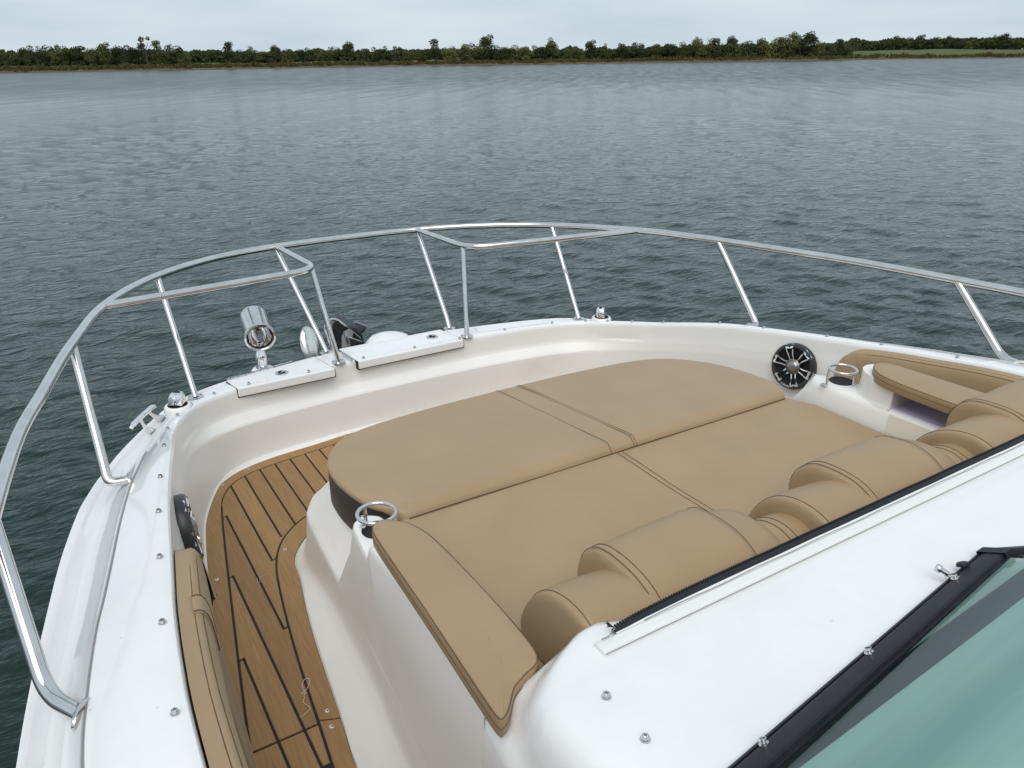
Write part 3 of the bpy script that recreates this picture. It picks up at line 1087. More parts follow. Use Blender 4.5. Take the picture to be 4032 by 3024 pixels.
# ---- side coaming with cup-holder shelf, both sides (port shape, mirrored)
def build_coaming(side):
    mm = (lambda p: p) if side < 0 else mir
    # stations in Y : outer crease, outer top, inner top, inner bottom, top level
    st = []
    def lev(y):
        if y > 1.50:
            return 1.535
        if y < 1.44:
            return 1.600
        t = (1.50 - y) / .06
        t = t * t * (3 - 2 * t)
        return 1.535 + .065 * t
    ys = [1.675, 1.668, 1.655, 1.635, 1.61, 1.58, 1.54, 1.515, 1.50, 1.49, 1.48, 1.47, 1.46, 1.45, 1.44, 1.42, 1.38, 1.30, 1.2, 1.1, 1.0, .93, .88]
    for y in ys:
        cx = float(np.interp(y, [.8, 1.195, 1.53, 1.86], [.49, .507, .535, .561]))
        tx = float(np.interp(y, [.83, .93, 1.07, 1.33, 1.45, 1.52, 1.63, 1.655, 1.668, 1.675], [.490, .496, .505, .516, .510, .522, .536, .546, .562, .582]))
        ix = float(np.interp(y, [.8, 1.3, 1.5, 1.62, 1.655, 1.668, 1.675], [.625, .628, .632, .636, .628, .612, .598]))
        ib = float(np.interp(y, [.8, 1.5, 1.66, 1.675], [.640, .640, .650, .655]))
        z = lev(y)
        fr = max(0, (y - 1.60) / .075)
        st.append([(cx, y + .19 * fr, 1.2), (cx * .97 + tx * .03, y + .17 * fr, 1.215), (cx * .5 + tx * .5, y + .07 * fr, 1.38), (tx, y + .005 * fr, z - .02), (tx + .0012, y, z - .009), (tx + .004, y, z - .003), (tx + .009, y, z - .0006), (tx + .016, y, z),
                   (ix - .024, y, z), (ix - .014, y, z - .002), (ix - .006, y, z - .007), (ix, y, z - .018), (ib, y + .03 * fr, 1.40)])
    st = [[mm(p) for p in r] for r in st]
    b = B().grid(st)
    b.ngon(st[0])
    return b.obj('side_coaming', GELIN, boat, sharp=30)
build_coaming(-1)

def build_coaming_stb():
    """starboard: seen from the pad side - shelf with cup hole, riser under the arm cushion, open pocket"""
    m = lambda x: 2 * XC - x
    b = B()
    # low shelf body
    ys = [1.69, 1.683, 1.67, 1.645, 1.61, 1.55, 1.48, 1.40, 1.30, 1.2, 1.1, 1.0, .93]
    st = []
    for y in ys:
        fr = max(0, (y - 1.63) / .06)
        ixs = float(np.interp(y, [.9, 1.55, 1.645, 1.67, 1.683, 1.69], [2.356, 2.358, 2.362, 2.374, 2.392, 2.41]))
        oxs = float(np.interp(y, [.9, 1.55, 1.645, 1.67, 1.683, 1.69], [2.50, 2.47, 2.462, 2.452, 2.44, 2.425]))
        z = 1.535
        st.append([(ixs - .014 - .02 * fr, y + .07 * fr, 1.40), (ixs - .008, y + .03 * fr, 1.47), (ixs, y + .006 * fr, z - .022), (ixs + .004, y, z - .010), (ixs + .011, y, z - .003), (ixs + .02, y, z),
                   (oxs - .02, y, z), (oxs - .01, y, z - .004), (oxs - .003, y, z - .012), (oxs, y, z - .03), (oxs + .005, y + .1 * fr, 1.2)])
    b.grid(st)
    b.ngon(st[0])
    o = b.obj('side_coaming', GELIN, boat, sharp=40)
    # riser with curved front end
    pl = [(2.372, 1.345), (2.372, 1.40), (2.380, 1.445), (2.400, 1.485), (2.430, 1.512), (2.465, 1.52), (2.50, 1.505), (2.51, 1.45), (2.51, 1.345)]
    pc = [(q.x, q.y) for q in cat([(p[0], p[1], 0) for p in pl], 4)]
    r = B()
    rows_ = []
    for z, sc in ((1.530, 1.09), (1.538, 1.04), (1.550, 1.01), (1.58, .99), (1.622, .98)):
        rows_.append([(2.45 + (x - 2.45) * sc, 1.40 + (y - 1.40) * (sc if y > 1.36 else 1), z) for x, y in pc])
    r.grid(rows_)
    r.ngon(rows_[-1])
    r.ngon([rows_[0][0], rows_[-1][0], rows_[-1][-1], rows_[0][-1]])
    r.obj('coaming_riser', GELIN, boat, sharp=45)
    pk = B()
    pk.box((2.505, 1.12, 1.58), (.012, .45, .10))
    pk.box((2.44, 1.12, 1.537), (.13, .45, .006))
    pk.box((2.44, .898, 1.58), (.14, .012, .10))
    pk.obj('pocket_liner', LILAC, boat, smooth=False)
    # cream inset panel on the face of the coaming
    pan = [(1.335, 1.524), (1.330, 1.44), (1.318, 1.415), (1.295, 1.403), (.93, 1.403), (.93, 1.524)]
    pts = fillet([(0, p[0], p[1]) for p in pan] + [(0, *pan[0])], .012, 4)
    fx = lambda z: float(np.interp(z, [1.40, 1.47, 1.513, 1.53], [2.342, 2.350, 2.3555, 2.358])) - .003
    c = B()
    front = [(fx(p.z), p.y, p.z) for p in pts]
    back = [(fx(p.z) + .01, p.y, p.z) for p in pts]
    c.ngon(front)
    c.grid([front, back], cv=True)
    c.obj('inset_panel', CREAM, boat, smooth=False)
    return o
build_coaming_stb()

# ---- foredeck in front of the windscreen with its rolled port edge
def build_foredeck():
    # lines run fore -> aft
    ys = [.885, .878, .868, .85, .82, .79, .775, .765, .755, .74, .70, .65, .60, .5, .35, .15, -.3, -1.2]
    D1 = [(-1.2, .72), (-.3, .70), (.15, .66), (.35, .62), (.5, .592), (.60, .572), (.65, .562), (.70, .560), (.75, .562), (.79, .575), (.82, .600), (.85, .645), (.868, .680), (.878, .695), (.885, .705)]
    rows_ = []
    for y in ys:
        dx = float(np.interp(y, [p[0] for p in D1], [p[1] for p in D1]))
        z = 1.692 + .004 * max(0, min(1, (.785 - y) / .03)) + .010 * max(0, min(1, (.75 - y) / .25))
        zt = z
        if y > .86:
            zt = z - (.0015, .005, .013)[[.868, .878, .885].index(y)]
        ridge = float(np.interp(y, [-1.2, .2, .5, .7, .835, .93], [.52, .50, .492, .490, .491, .496]))
        rz = float(np.interp(y, [-1.2, .2, .5, .7, .8, .88], [1.42, 1.46, 1.49, 1.53, 1.575, 1.60]))
        cx = float(np.interp(y, [-1.2, .3, .8], [.50, .49, .49]))
        yf = y if y < .84 else float(np.interp(y, [.84, .85, .868, .878, .885], [.838, .840, .8425, .844, .845]))
        row = [(cx - .006, y, 1.2), (cx * .98 + ridge * .02, y, 1.215), (cx * .5 + ridge * .5 - .002, y, 1.2 + (rz - 1.2) * .5), (ridge, y, rz - .04), (ridge + .004, y, rz - .016), (ridge + .014, y, rz - .002)]
        sx = ridge + .014
        ex = dx - .045
        for t, bulge in ((.3, -.25), (.6, -.3), (.85, -.16)):
            row.append((sx + (ex - sx) * t, y, rz + (zt - .02 - rz) * (t + bulge * t) * 1.0))
        row += [(dx - .030, y, zt - .021), (dx - .018, y, zt - .011), (dx - .004, y, zt - .004), (dx + .014, y, zt - .001), (dx + .04, y, zt), (.80, yf, zt), (1.1, yf, zt), (1.49, yf, zt), (1.9, yf, zt), (2.3, yf, zt), (2.75, yf, zt), (2.8, yf, 1.5)]
        rows_.append(row)
    f = [(p[0], p[1] + .002, 1.45) for p in rows_[0]]
    return B().grid([f] + rows_).obj('foredeck', GEL, boat, sharp=40)
build_foredeck()

# ---- windscreen
ws = root('x', (0, 0, 0), 'x', 'x')
bpy.data.objects.remove(ws)
WB = [(-.6, .3556), (.878, .530), (1.525, .6063)]
def ws_y(x):
    if x > 1.525:
        return .6063 - .48 * (x - 1.525)
    return float(np.interp(x, [p[0] for p in WB], [p[1] for p in WB]))
SLP = Vector((0, -.88, .475)).normalized()       # rake of the screen
SN = Vector((0, .475, .88)).normalized()
def ws_pt(x, up, out=0.0, z0=1.706):
    return Vector((x, ws_y(x), z0)) + SLP * up + SN * out
xs = [-.4, .0, .40, .50, .60, .66, .72, .78, .84, .90, .96, 1.02, 1.11, 1.2, 1.3, 1.39, 1.50, 1.525]
wsf = B()
prof = [(-.004, -.004), (-.004, .006), (.000, .010), (.006, .011), (.0075, .006), (.011, .006), (.0125, .012), (.018, .0135), (.049, .0135), (.053, .011), (.054, .004), (.057, .003), (.057, -.004)]
wsf.grid([[ws_pt(x, u, o) for u, o in prof] for x in xs], cv=True)
windscreen = wsf.obj('windscreen_frame', ALBLACK, boat, sharp=30)
xs2 = [1.518, 1.54, 1.7, 1.9, 2.2]
B().grid([[ws_pt(x, u, o + .001) for u, o in prof] for x in xs2], cv=True).obj('frame_rail', ALBLACK, windscreen, sharp=30)
B().grid([[ws_pt(x, u, o + .0155) for u, o in ((.0, -.01), (.0, 0), (.058, 0), (.058, -.01))] for x in (1.50, 1.528)], cv=True).obj('frame_joint', ALBLACK, windscreen, sharp=30)
gp = B()
gx = [-.4, .0, .40, .50, .60, .66, .72, .78, .84, .90, .96, 1.02, 1.11, 1.2, 1.3, 1.39, 1.50, 1.515]
gp.grid([[ws_pt(x, u, .0) for u in (.055, .3, .8)] for x in gx])
gp.grid([[ws_pt(x, u, -.005) for u in (.055, .3, .8)] for x in gx])
gp.obj('pane', GLASS, windscreen, sharp=50)
gp = B()
gp.grid([[ws_pt(x, u, 0) for u in (.055, .3, .8)] for x in (1.535, 1.9, 2.2)])
gp.grid([[ws_pt(x, u, -.005) for u in (.055, .3, .8)] for x in (1.535, 1.9, 2.2)])
gp.obj('pane', GLASS, windscreen, sharp=50)
for (x, u) in ((.752, .016), (1.05, .016), (1.37, .016)):
    p = ws_pt(x, u, .013)
    B().lathe([(.0001, .004), (.0036, .004), (.0038, .0085), (.0058, .0085), (.0062, .006), (.0048, .0045), (.0048, .003), (.0078, .0022), (.0082, 0)], p, SN, 16).obj('frame_snap', STEEL, windscreen)
p = ws_pt(1.375, .006, .012)
kn = B().tube([p, p + Vector((-.006, .010, .008)), p + Vector((-.012, .018, .012))], .0058, 14)
kn.lathe([(.0082, 0), (.0086, .001), (.0086, .007), (.008, .008)], p + Vector((-.012, .018, .012)), (-.5, .75, .4), 20)
kn.lathe([(.009, -.004), (.0105, -.001), (.0105, .004), (.007, .006)], p, SN, 18)
kn.obj('frame_knob', STEEL, windscreen)
hx = ws_pt(1.43, .004, .014)
B().lathe([(.0001, .006), (.010, .006), (.012, .003), (.012, 0)], hx, SN, 16).obj('frame_knob', ALBLACK, windscreen)
# dash moulding under the screen: white shelf, dark strip, pale dash
DX = (-.4, .2, .735, 1.11, 1.49, 1.9, 2.4)
B().grid([[Vector((x, .500, 1.704)), Vector((x, .496, 1.713)), Vector((x, .488, 1.716)), Vector((x, .448, 1.716)), Vector((x, .440, 1.713)), Vector((x, .436, 1.70))] for x in DX]).obj('dash_strip', BLACK, boat, sharp=40)
rowsd = [[Vector((x, .438, 1.709)), Vector((x, .35, 1.712)), Vector((x, .1, 1.712)), Vector((x, -.6, 1.71))] for x in DX]
DASH = noise_on(mat('dash_grey', (.5, .55, .54), .45), (.50, .62, .59), (.90, .95, .92), 1.1, 4, (.35, 7, 1))
B().grid(rowsd).obj('dash_top', DASH, boat, sharp=40)

# ---- zip track across the foredeck
tr = B()
rows_ = []
for x in np.linspace(.688, 2.9, 40):
    rows_.append([(x, .829, 1.688), (x, .8285, 1.696), (x, .825, 1.7005), (x, .819, 1.702), (x, .812, 1.700), (x, .806, 1.7015), (x, .800, 1.6995), (x, .797, 1.6955), (x, .7965, 1.688)])
tr.grid(rows_)
tr.ngon(rows_[0])
track = tr.obj('zip_track', WPLASTIC, boat, sharp=50)
zt = B()
rows_ = []
fl = B()
flr = []
for x in np.linspace(.735, 2.9, 90):
    op = float(np.interp(x, [.735, .80, .9, 1.0], [0, .6, 1, 1.15]))
    wob = .0012 * mnoise.noise(Vector((x * 9, 0, 0)))
    y0 = .826 + .003 * op + wob
    z0 = 1.6985 + .003 * op
    y1 = y0 + .012 + .004 * op
    flr.append([(x, .8235, 1.7015), (x, .826 + .001 * op, 1.7025), (x, y0 + .001, z0 + .0022)])
    rows_.append([(x, y0, z0), (x, y0 + .002, z0 + .003), (x, y1 - .005, z0 + .005), (x, y1, z0 + .0035), (x, y1 + .001, z0 - .008)])
fl.grid(flr).obj('zip_flap', WPLASTIC, track, sharp=60)
tape = zt.grid(rows_).obj('zip_tape', NAVY, track, sharp=60)
te = B()
for i in range(240):
    x = .745 + i * .0065
    op = float(np.interp(x, [.735, .80, .9, 1.0], [0, .6, 1, 1.15]))
    wob = .0012 * mnoise.noise(Vector((x * 9, 0, 0)))
    y1 = .826 + .003 * op + wob + .012 + .004 * op
    te.box((x, y1 + .0016, 1.6985 + .003 * op + .0042), (.0034, .005, .004))
to = te.obj('zip_teeth', NAVY, track, smooth=False)
to['kind'] = 'stuff'
fr = B()
for i in range(12):
    a = rnd.uniform(-1, 1)
    fr.tube([(.738, .836 + rnd.uniform(-.006, .01), 1.706), (.728 + rnd.uniform(-.004, .004), .838 + a * .012, 1.708 + rnd.uniform(0, .006))], .0008, 4)
fr.obj('frayed_end', NAVY, track, smooth=False)
B().tube([(.70, .8225, 1.706), (.715, .8215, 1.7065), (.738, .832, 1.708)], .0011, 6).obj('zip_cord', GREYP, track)
fs = B().tube(fillet([(.80, .8238, 1.703)] + [(x, .8247 + .001 * math.sin(x * 30), 1.7035) for x in np.linspace(.82, 2.9, 60)], .001, 1), .0008, 5).obj('flap_stitch', GREYP, track)
B().tube([(x, .7962, 1.6975) for x in (.69, 1.2, 2, 2.9)], .0009, 5).obj('track_seam', GREYP, track)

# ---- snap fasteners
SNAPP = [(.0001, .0035), (.0036, .0035), (.0040, .0090), (.0060, .0090), (.0064, .0065), (.0052, .0045), (.0054, .003), (.0084, .002), (.0088, -.002)]
snap_me = None
def snap(p, n=(0, 0, 1)):
    global snap_me
    if snap_me is None:
        o = B().lathe(SNAPP, (0, 0, 0), (0, 0, 1), 18).obj('snap_fastener', STEEL, None, base=(0, 0, 0))
        snap_me = o.data
    else:
        o = bpy.data.objects.new('snap_fastener', snap_me)
        COL.objects.link(o)
    o.parent = boat
    o.rotation_mode = 'QUATERNION'
    o.rotation_quaternion = Vector(n).to_track_quat('Z', 'Y')
    o.location = Vector(p) - Vector(BB)
    return o
def gsnap(s_index, off, mirror=False):
    i = int(s_index)
    t = s_index - i
    g = GL[i].lerp(GL[min(i + 1, ns - 1)], t)
    n = GN[i]
    p = Vector((g.x + n.x * off, g.y + n.y * off, g.z + .0005))
    nn = Vector((n.x * .06, n.y * .06, 1))
    if mirror:
        p = Vector(mir(p))
        nn.x = -nn.x
    snap(p, nn)
def g_near(x, y):
    best = min(range(ns), key=lambda q: (GL[q].x - x) ** 2 + (GL[q].y - y) ** 2)
    return best
for (x, y) in [(.045, 1.168), (.068, 1.453), (.098, 1.724), (.135, 2.008), (.179, 2.288), (.235, 2.62), (.297, 2.90), (.344, 3.10), (.418, 3.241), (.544, 3.311)]:
    gsnap(g_near(x, y), .026)
for (x, y) in [(.045, 1.433), (.05, 1.723), (.11, 1.977), (.15, 2.292), (.19, 2.523), (.24, 2.859), (.30, 3.03), (.37, 3.18), (.45, 3.28), (.626, 3.335), (.894, 3.38)]:
    gsnap(g_near(x, y), .022, True)
for p in ((.630, .720, 1.6965), (.625, .620, 1.7005)):
    snap(p)

# ---- locker hatches on the bow
def hatch(x0, x1, y0, y1a, y1b, latch, hinge):
    z1 = 1.2755
    def poly(dx, dy):
        return [(x0 + dx, y0 + dy), (x1 - dx, y0 + dy + .012 * (x1 - x0)), (x1 - dx - .03, y1b - dy), (x0 + dx - .022, y1a - dy)]
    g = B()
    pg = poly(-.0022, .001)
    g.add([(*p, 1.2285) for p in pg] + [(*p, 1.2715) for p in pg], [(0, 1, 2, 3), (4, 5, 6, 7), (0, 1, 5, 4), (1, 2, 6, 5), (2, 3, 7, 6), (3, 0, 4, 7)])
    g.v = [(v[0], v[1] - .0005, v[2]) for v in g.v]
    pp = poly(0, -.0045)
    h = B().add([(*p, 1.232) for p in pp] + [(*p, z1) for p in pp], [(0, 1, 2, 3), (4, 5, 6, 7), (0, 1, 5, 4), (1, 2, 6, 5), (2, 3, 7, 6), (3, 0, 4, 7)])
    ho = h.obj('locker_hatch', GEL, boat, bevel=.006, bseg=3)
    g.obj('gap_shade', RUBBER, ho, smooth=False)  # black block painted in as the shadow of the gap round the lid
    q = [(p[0] * .0 + p[0], p[1]) for p in poly(.03, .035)]
    n_ = B().add([(*p, z1 - .002) for p in q] + [(*p, z1 + .0012) for p in q], [(0, 1, 2, 3), (4, 5, 6, 7), (0, 1, 5, 4), (1, 2, 6, 5), (2, 3, 7, 6), (3, 0, 4, 7)])
    n_.obj('tread_panel', NONSKID, ho, smooth=False)
    lx, ly = latch
    la = B().lathe([(.0001, .004), (.018, .004), (.027, .0045), (.031, .003), (.032, 0)], (lx, ly, z1 + .001), seg=28, sx=1.0).obj('latch', STEEL, ho)
    lb_ = B().lathe([(.0001, .0055), (.017, .0055), (.019, .003)], (lx, ly, z1 + .0015), seg=20).obj('latch_cup', HOLE, ho)
    B().box((lx + .005, ly - .003, z1 + .0075), (.022, .008, .003), Matrix.Rotation(.5, 3, 'Z')).obj('latch_lever', STEEL, ho)
    if hinge:
        hb = B()
        a, b2 = Vector((x0 - .02, y1a, z1 + .003)), Vector((x1 - .15, y1b - .012, z1 + .003))
        hb.tube([a, b2], .004, 8)
        hb.obj('hinge', STEEL, ho)
        kb = B()
        for k in range(9):
            p = a.lerp(b2, (k + .5) / 9)
            kb.tube([p - Vector((.001, 0, 0)), p + Vector((.001, 0, 0))], .0044, 8)
        kb.obj('hinge_knuckles', HOLE, ho)
    for (sx_, sy) in [(x0 + (x1 - x0) * f_, y0 + .020) for f_ in ((.12, .73) if hinge else (.06, .53, .97))]:
        s = snap((sx_, sy, z1 + .001))
    return ho
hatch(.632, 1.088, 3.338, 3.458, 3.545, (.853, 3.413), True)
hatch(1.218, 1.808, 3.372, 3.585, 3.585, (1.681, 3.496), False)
B().add([(1.935, 3.440, 1.2715), (2.345, 3.375, 1.2715), (2.33, 3.435, 1.2705), (1.955, 3.53, 1.2705), (1.935, 3.440, 1.2745), (2.345, 3.375, 1.2745), (2.33, 3.435, 1.2735), (1.955, 3.53, 1.2735)], [(0, 1, 2, 3), (4, 5, 6, 7), (0, 1, 5, 4), (1, 2, 6, 5), (2, 3, 7, 6), (3, 0, 4, 7)]).obj('tread_panel', NONSKID, boat, smooth=False)
# little drain strip between gate post and centre hatch
ds = B().box((1.187, 3.45, 1.281), (.012, .12, .006), Matrix.Rotation(.10, 3, 'Z')).obj('hatch_hinge', STEEL, boat, smooth=False)
for k in range(6):
    B().lathe([(.0001, .0005), (.0028, .0005), (.0028, -.001)], (1.1925 - k * .0018 - .001, 3.40 + k * .019, 1.2843), seg=8).obj('hinge_hole', HOLE, ds)

# ---- bow rail
RAILP = [(-.27, .6, 1.80), (-.235, 1.2, 1.81), (-.188, 1.637, 1.808), (-.135, 2.03, 1.803), (-.075, 2.30, 1.798), (-.038, 2.468, 1.794), (.005, 2.651, 1.79), (.060, 2.851, 1.786), (.127, 3.091, 1.778), (.212, 3.311, 1.766), (.311, 3.495, 1.757), (.425, 3.66, 1.748), (.56, 3.81, 1.738), (.72, 3.945, 1.728), (.90, 4.045, 1.72), (1.08, 4.105, 1.714), (1.28, 4.14, 1.71), (1.49, 4.15, 1.708)]
rp = cat(RAILP, 6)
rail_path = rp + [Vector(mir(p)) for p in reversed(rp[:-1])]
TR = .0165
rail = B().tube(rail_path, TR, 16).obj('bow_rail', STEEL, boat, sharp=60)
def rail_at(y, side):
    c = min(rp, key=lambda q: abs(q.y - y) + (0 if q.x < 1.1 else 1))
    return c if side < 0 else Vector(mir(c))
def flange(p, n, r, sx, up):
    n = Vector(n).normalized()
    f = B().lathe([(r * .98, -.002), (r, .001), (r * .97, .0045), (TR * 1.02, .006)], p, n, 28, sx, up).obj('base_flange', STEEL, rail)
    U = (Vector(up) - n * Vector(up).dot(n)).normalized()
    V = n.cross(U)
    for k in range(3):
        a = 2 * math.pi * k / 3 + .5
        q = Vector(p) + (U * math.cos(a) * sx * .78 + V * math.sin(a) * .78) * r + n * .0045
        B().lathe([(.0001, .0035), (.003, .0032), (.0055, .0015), (.006, 0)], q, n, 12).obj('flange_screw', GREYM, rail)
def stanchion(path, rad=.0135, fl=None):
    B().tube(path, rad, 14).obj('stanchion', STEEL, rail, sharp=60)
for side in (-1, 1):
    mm = (lambda p: Vector(p)) if side < 0 else (lambda p: Vector(mir(p)))
    sgn = 1 if side < 0 else -1
    # corner stanchion
    top = mm((.425, 3.66, 1.742))
    bs = mm((.452, 3.335, 1.276))
    stanchion([top, bs.lerp(top, .12), bs])
    flange(bs + Vector((0, 0, -.002)), (0, 0, 1), .034, 1.0, (1, 0, 0))
    # gate posts
    topo = mm((1.075, 4.10, 1.708))
    bo = mm((1.138, 3.607, 1.262))
    stanchion(fillet([topo, bo + (topo - bo) * .1 + Vector((0, -.012, .0)), bo], .06))
    flange(bo + Vector((0, 0, -.002)), (0, 0, 1), .034, 1.0, (1, 0, 0))
    ti = mm((1.082, 3.53, 1.725))
    bi = mm((1.133, 3.415, 1.275))
    stanchion([ti, bi])
    flange(bi + Vector((0, 0, -.003)), (0, 0, 1), .034, 1.0, (1, 0, 0))
    # gate loop
    tj = rail_at(3.205, -1)
    loop = fillet([mm(tj), mm((1.09, 3.455, 1.735)), mm((1.078, 4.103, 1.714))], .14, 12)
    B().tube(loop, TR * .96, 14).obj('gate_loop', STEEL, rail, sharp=60)
    # side stanchions: lean out, bend in and meet the side of the deck
    for (yt, e, v, rad_) in ((2.735, Vector((.094, 2.41, 1.430)), Vector((.036, 2.425, 1.425)), .0145), (1.63, Vector((-.106, 1.28, 1.570)), Vector((-.156, 1.375, 1.558)), .0155)):
        t_ = rail_at(yt, -1)
        path = fillet([mm(t_), mm(v), mm(e)], .09, 10)
        stanchion(path, rad_)
        nn = (mm(v) - mm(e)).normalized() * .6 + Vector((-.8 * sgn, 0, .1))
        nn.normalize()
        flange(mm(e) + nn * -.003, nn, .021, 1.75, (.12 * sgn, 1, -.1))
    # one more aft of the frame
    t_ = rail_at(.75, -1)
    e = Vector((-.14, .55, 1.59))
    stanchion(fillet([mm(t_), mm(e + Vector((-.1, .03, -.01))), mm(e)], .08, 8), .0145)

# ---- pop-up cleats at the bow corners
def popup(p, rz):
    M = Matrix.Translation(p) @ Matrix.Rotation(rz, 4, 'Z')
    bump = B().lathe([(.056, -.06), (.056, -.012), (.053, -.003), (.047, .002), (.040, .001), (.0385, -.006)], p, seg=32).obj('cleat_boss', GEL, boat, sharp=50)
    B().lathe([(.0001, -.004), (.040, -.004), (.0405, .0025), (.037, .004), (.036, -.002)], p, seg=30).obj('cleat_recess', RUBBER, bump)
    b = B()
    prof_ = [(-.030, 0), (-.031, .020), (-.026, .042), (-.016, .052), (.016, .052), (.026, .042), (.031, .020), (.030, 0)]
    prof_ = [(q.x, q.y) for q in cat([(a, c, 0) for a, c in prof_], 3)]
    rows_ = []
    for y, s, dz in ((-.022, .86, 0), (-.020, .95, 0), (-.014, 1, 0), (.012, .98, .004), (.020, .9, .004), (.023, .8, .003)):
        rows_.append([M @ Vector((a * s, y + c * .12, c * s + (dz if c > .02 else 0))) for a, c in prof_])
    b.grid(rows_)
    b.ngon(rows_[0])
    b.ngon(rows_[-1])
    c_ = b.obj('pop_up_cleat', CHROME, boat, sharp=40)
    e = [M @ Vector((math.cos(a) * .017, .008 + math.sin(a) * .008, .0555 + .0015 * math.sin(a))) for a in [6.283 * q / 20 for q in range(20)]]
    B().ngon(e).obj('cleat_slot', HOLE, c_, smooth=False)
    B().lathe([(.0001, .0012), (.0035, .0012), (.0038, 0)], M @ Vector((.002, -.0225, .022)), M.to_3x3() @ Vector((0, -1, .12)), 12).obj('cleat_screw', GREYM, c_)
popup(Vector((.364, 3.24, 1.298)), -.62)
popup(Vector((2 * XC - .364, 3.24, 1.298)), .75)

# ---- mooring cleat on the port bow flank
def cleat():
    a, b2 = Vector((.160, 3.035, 1.332)), Vector((.276, 3.212, 1.332))
    f1, f2 = Vector((.236, 3.165, 1.232)), Vector((.292, 3.268, 1.236))
    ax = (b2 - a).normalized()
    mid = (a + b2) / 2
    bar = B()
    pts = [a + Vector((0, 0, -.008)), a.lerp(b2, .12) + Vector((0, 0, -.001)), a.lerp(b2, .3), mid + Vector((0, 0, .001)), a.lerp(b2, .7), a.lerp(b2, .88) + Vector((0, 0, -.001)), b2 + Vector((0, 0, -.008))]
    bar.tube(cat(pts, 4), [.0045] + [.008] * 3 + [.0105] * 17 + [.008] * 3 + [.0045], 12)
    o = bar.obj('mooring_cleat', CHROME, boat, sharp=60)
    for t, f_ in ((.36, f1), (.68, f2)):
        s = a.lerp(b2, t)
        m_ = s.lerp(f_, .5) + Vector((-.004, .004, 0))
        B().tube(cat([s, m_, f_], 5), [.010, .0085, .0078, .0075, .0075, .008, .009, .011, .014, .018, .021][:11], 12).obj('cleat_leg', CHROME, o, sharp=60)
        B().lathe([(.026, -.004), (.027, .002), (.02, .006)], f_, (-.3, .2, .9), 16).obj('cleat_foot', GREYM, o)
cleat()

# ---- searchlight
def searchlight():
    foot = Vector((.80, 3.55, 1.262))
    s = B().lathe([(.030, 0), (.031, .010), (.026, .022), (.028, .045), (.0275, .065), (.022, .082), (.015, .098), (.012, .112), (.013, .125)], foot, (0, .0, 1), 28).obj('searchlight', CHROME, boat, sharp=60)
    B().lathe([(.052, -.02), (.052, .002), (.045, .009), (.03, .010)], foot + Vector((0, 0, -.004)), seg=28).obj('lamp_plinth', GEL, s)
    c = foot + Vector((0.003, 0, .185))
    K = 1.28
    sc_ = lambda pr_: [(r_ * K, h_ * K) for r_, h_ in pr_]
    ax = Vector((-.12, -.93, -.20)).normalized()
    B().lathe(sc_([(.0001, -.128), (.035, -.128), (.046, -.124), (.0505, -.116), (.0515, -.106), (.0515, .022), (.0525, .026), (.0560, .030), (.0570, .036), (.0555, .042), (.0495, .044), (.0470, .041), (.0460, .034)]), c, ax, 40, caps=(True, False)).obj('lamp_housing', STEEL, s, sharp=40)
    B().lathe(sc_([(.0462, .038), (.044, .038), (.0435, .030), (.0462, .030)]), c, ax, 36, caps=(False, False)).obj('lamp_gasket', RUBBER, s)
    B().lathe(sc_([(.0445, .033), (.041, .012), (.033, -.012), (.020, -.032), (.008, -.040), (.0001, -.041)]), c, ax, 36, caps=(False, False)).obj('reflector', CHROME, s, sharp=70)
    B().lathe(sc_([(.0445, .0335), (.03, .0375), (.015, .0395), (.0001, .040)]), c, ax, 36, caps=(False, False)).obj('lamp_lens', LENS, s, sharp=70)
    bl = B().lathe(sc_([(.0001, -.036), (.006, -.034), (.006, -.012), (.004, -.004), (.0001, -.002)]), c, ax, 12)
    bl.obj('bulb', GREYM, s)
    B().tube([c + Vector((0, 0, -.066)), c + Vector((0, 0, -.05))], .013, 12).obj('lamp_neck', CHROME, s)
searchlight()

# ---- anchor on its roller
anc = root('anchor', (1.25, 3.80, 1.20), 'stainless anchor and black roller hung over the white bow between the rail gates', 'anchor')
pc = Vector((1.115, 3.80, 1.245))
pl = B()
axp = Vector((.35, -.85, .40)).normalized()
rws = []
for r_, h in ((.096, .0), (.094, .006), (.072, .018), (.042, .025), (.0001, .028)):
    U = Vector((.15, .1, 1)).normalized()
    U = (U - axp * U.dot(axp)).normalized()
    V = axp.cross(U)
    rws.append([pc + axp * h + U * math.cos(a) * r_ * 1.05 + V * math.sin(a) * r_ * .62 for a in [6.283 * q / 36 for q in range(36)]])
pl.grid(rws, cv=True)
pl.ngon([p - axp * .004 for p in rws[0]])
POL = noise_on(mat('polished_plate', (.8, .8, .8), .18, 1.0), (.68, .68, .68), (.9, .89, .86), 14, 5, rough=(.08, .4))
pl.obj('fluke', POL, anc, sharp=50)
B().tube(fillet([(1.235, 3.80, 1.17), (1.214, 3.84, 1.30), (1.235, 3.85, 1.345), (1.285, 3.86, 1.345), (1.33, 3.87, 1.30), (1.44, 3.93, 1.18)], .035, 6), .0075, 10).obj('bail', STEEL, anc)
def plate(pts, th, m, name, d=(.35, .9, .1)):
    d = Vector(d).normalized() * th
    P_ = [Vector(p) for p in pts]
    Q_ = [p + d for p in P_]
    b_ = B().ngon(P_)
    b_.ngon(Q_)
    b_.grid([P_ + P_[:1], Q_ + Q_[:1]])
    return b_.obj(name, m, anc, smooth=False)
plate([(1.235, 3.79, 1.14), (1.245, 3.83, 1.24), (1.262, 3.85, 1.318), (1.285, 3.862, 1.332), (1.31, 3.87, 1.322), (1.45, 3.93, 1.205), (1.46, 3.93, 1.13)], .09, BLACK, 'roller_channel')
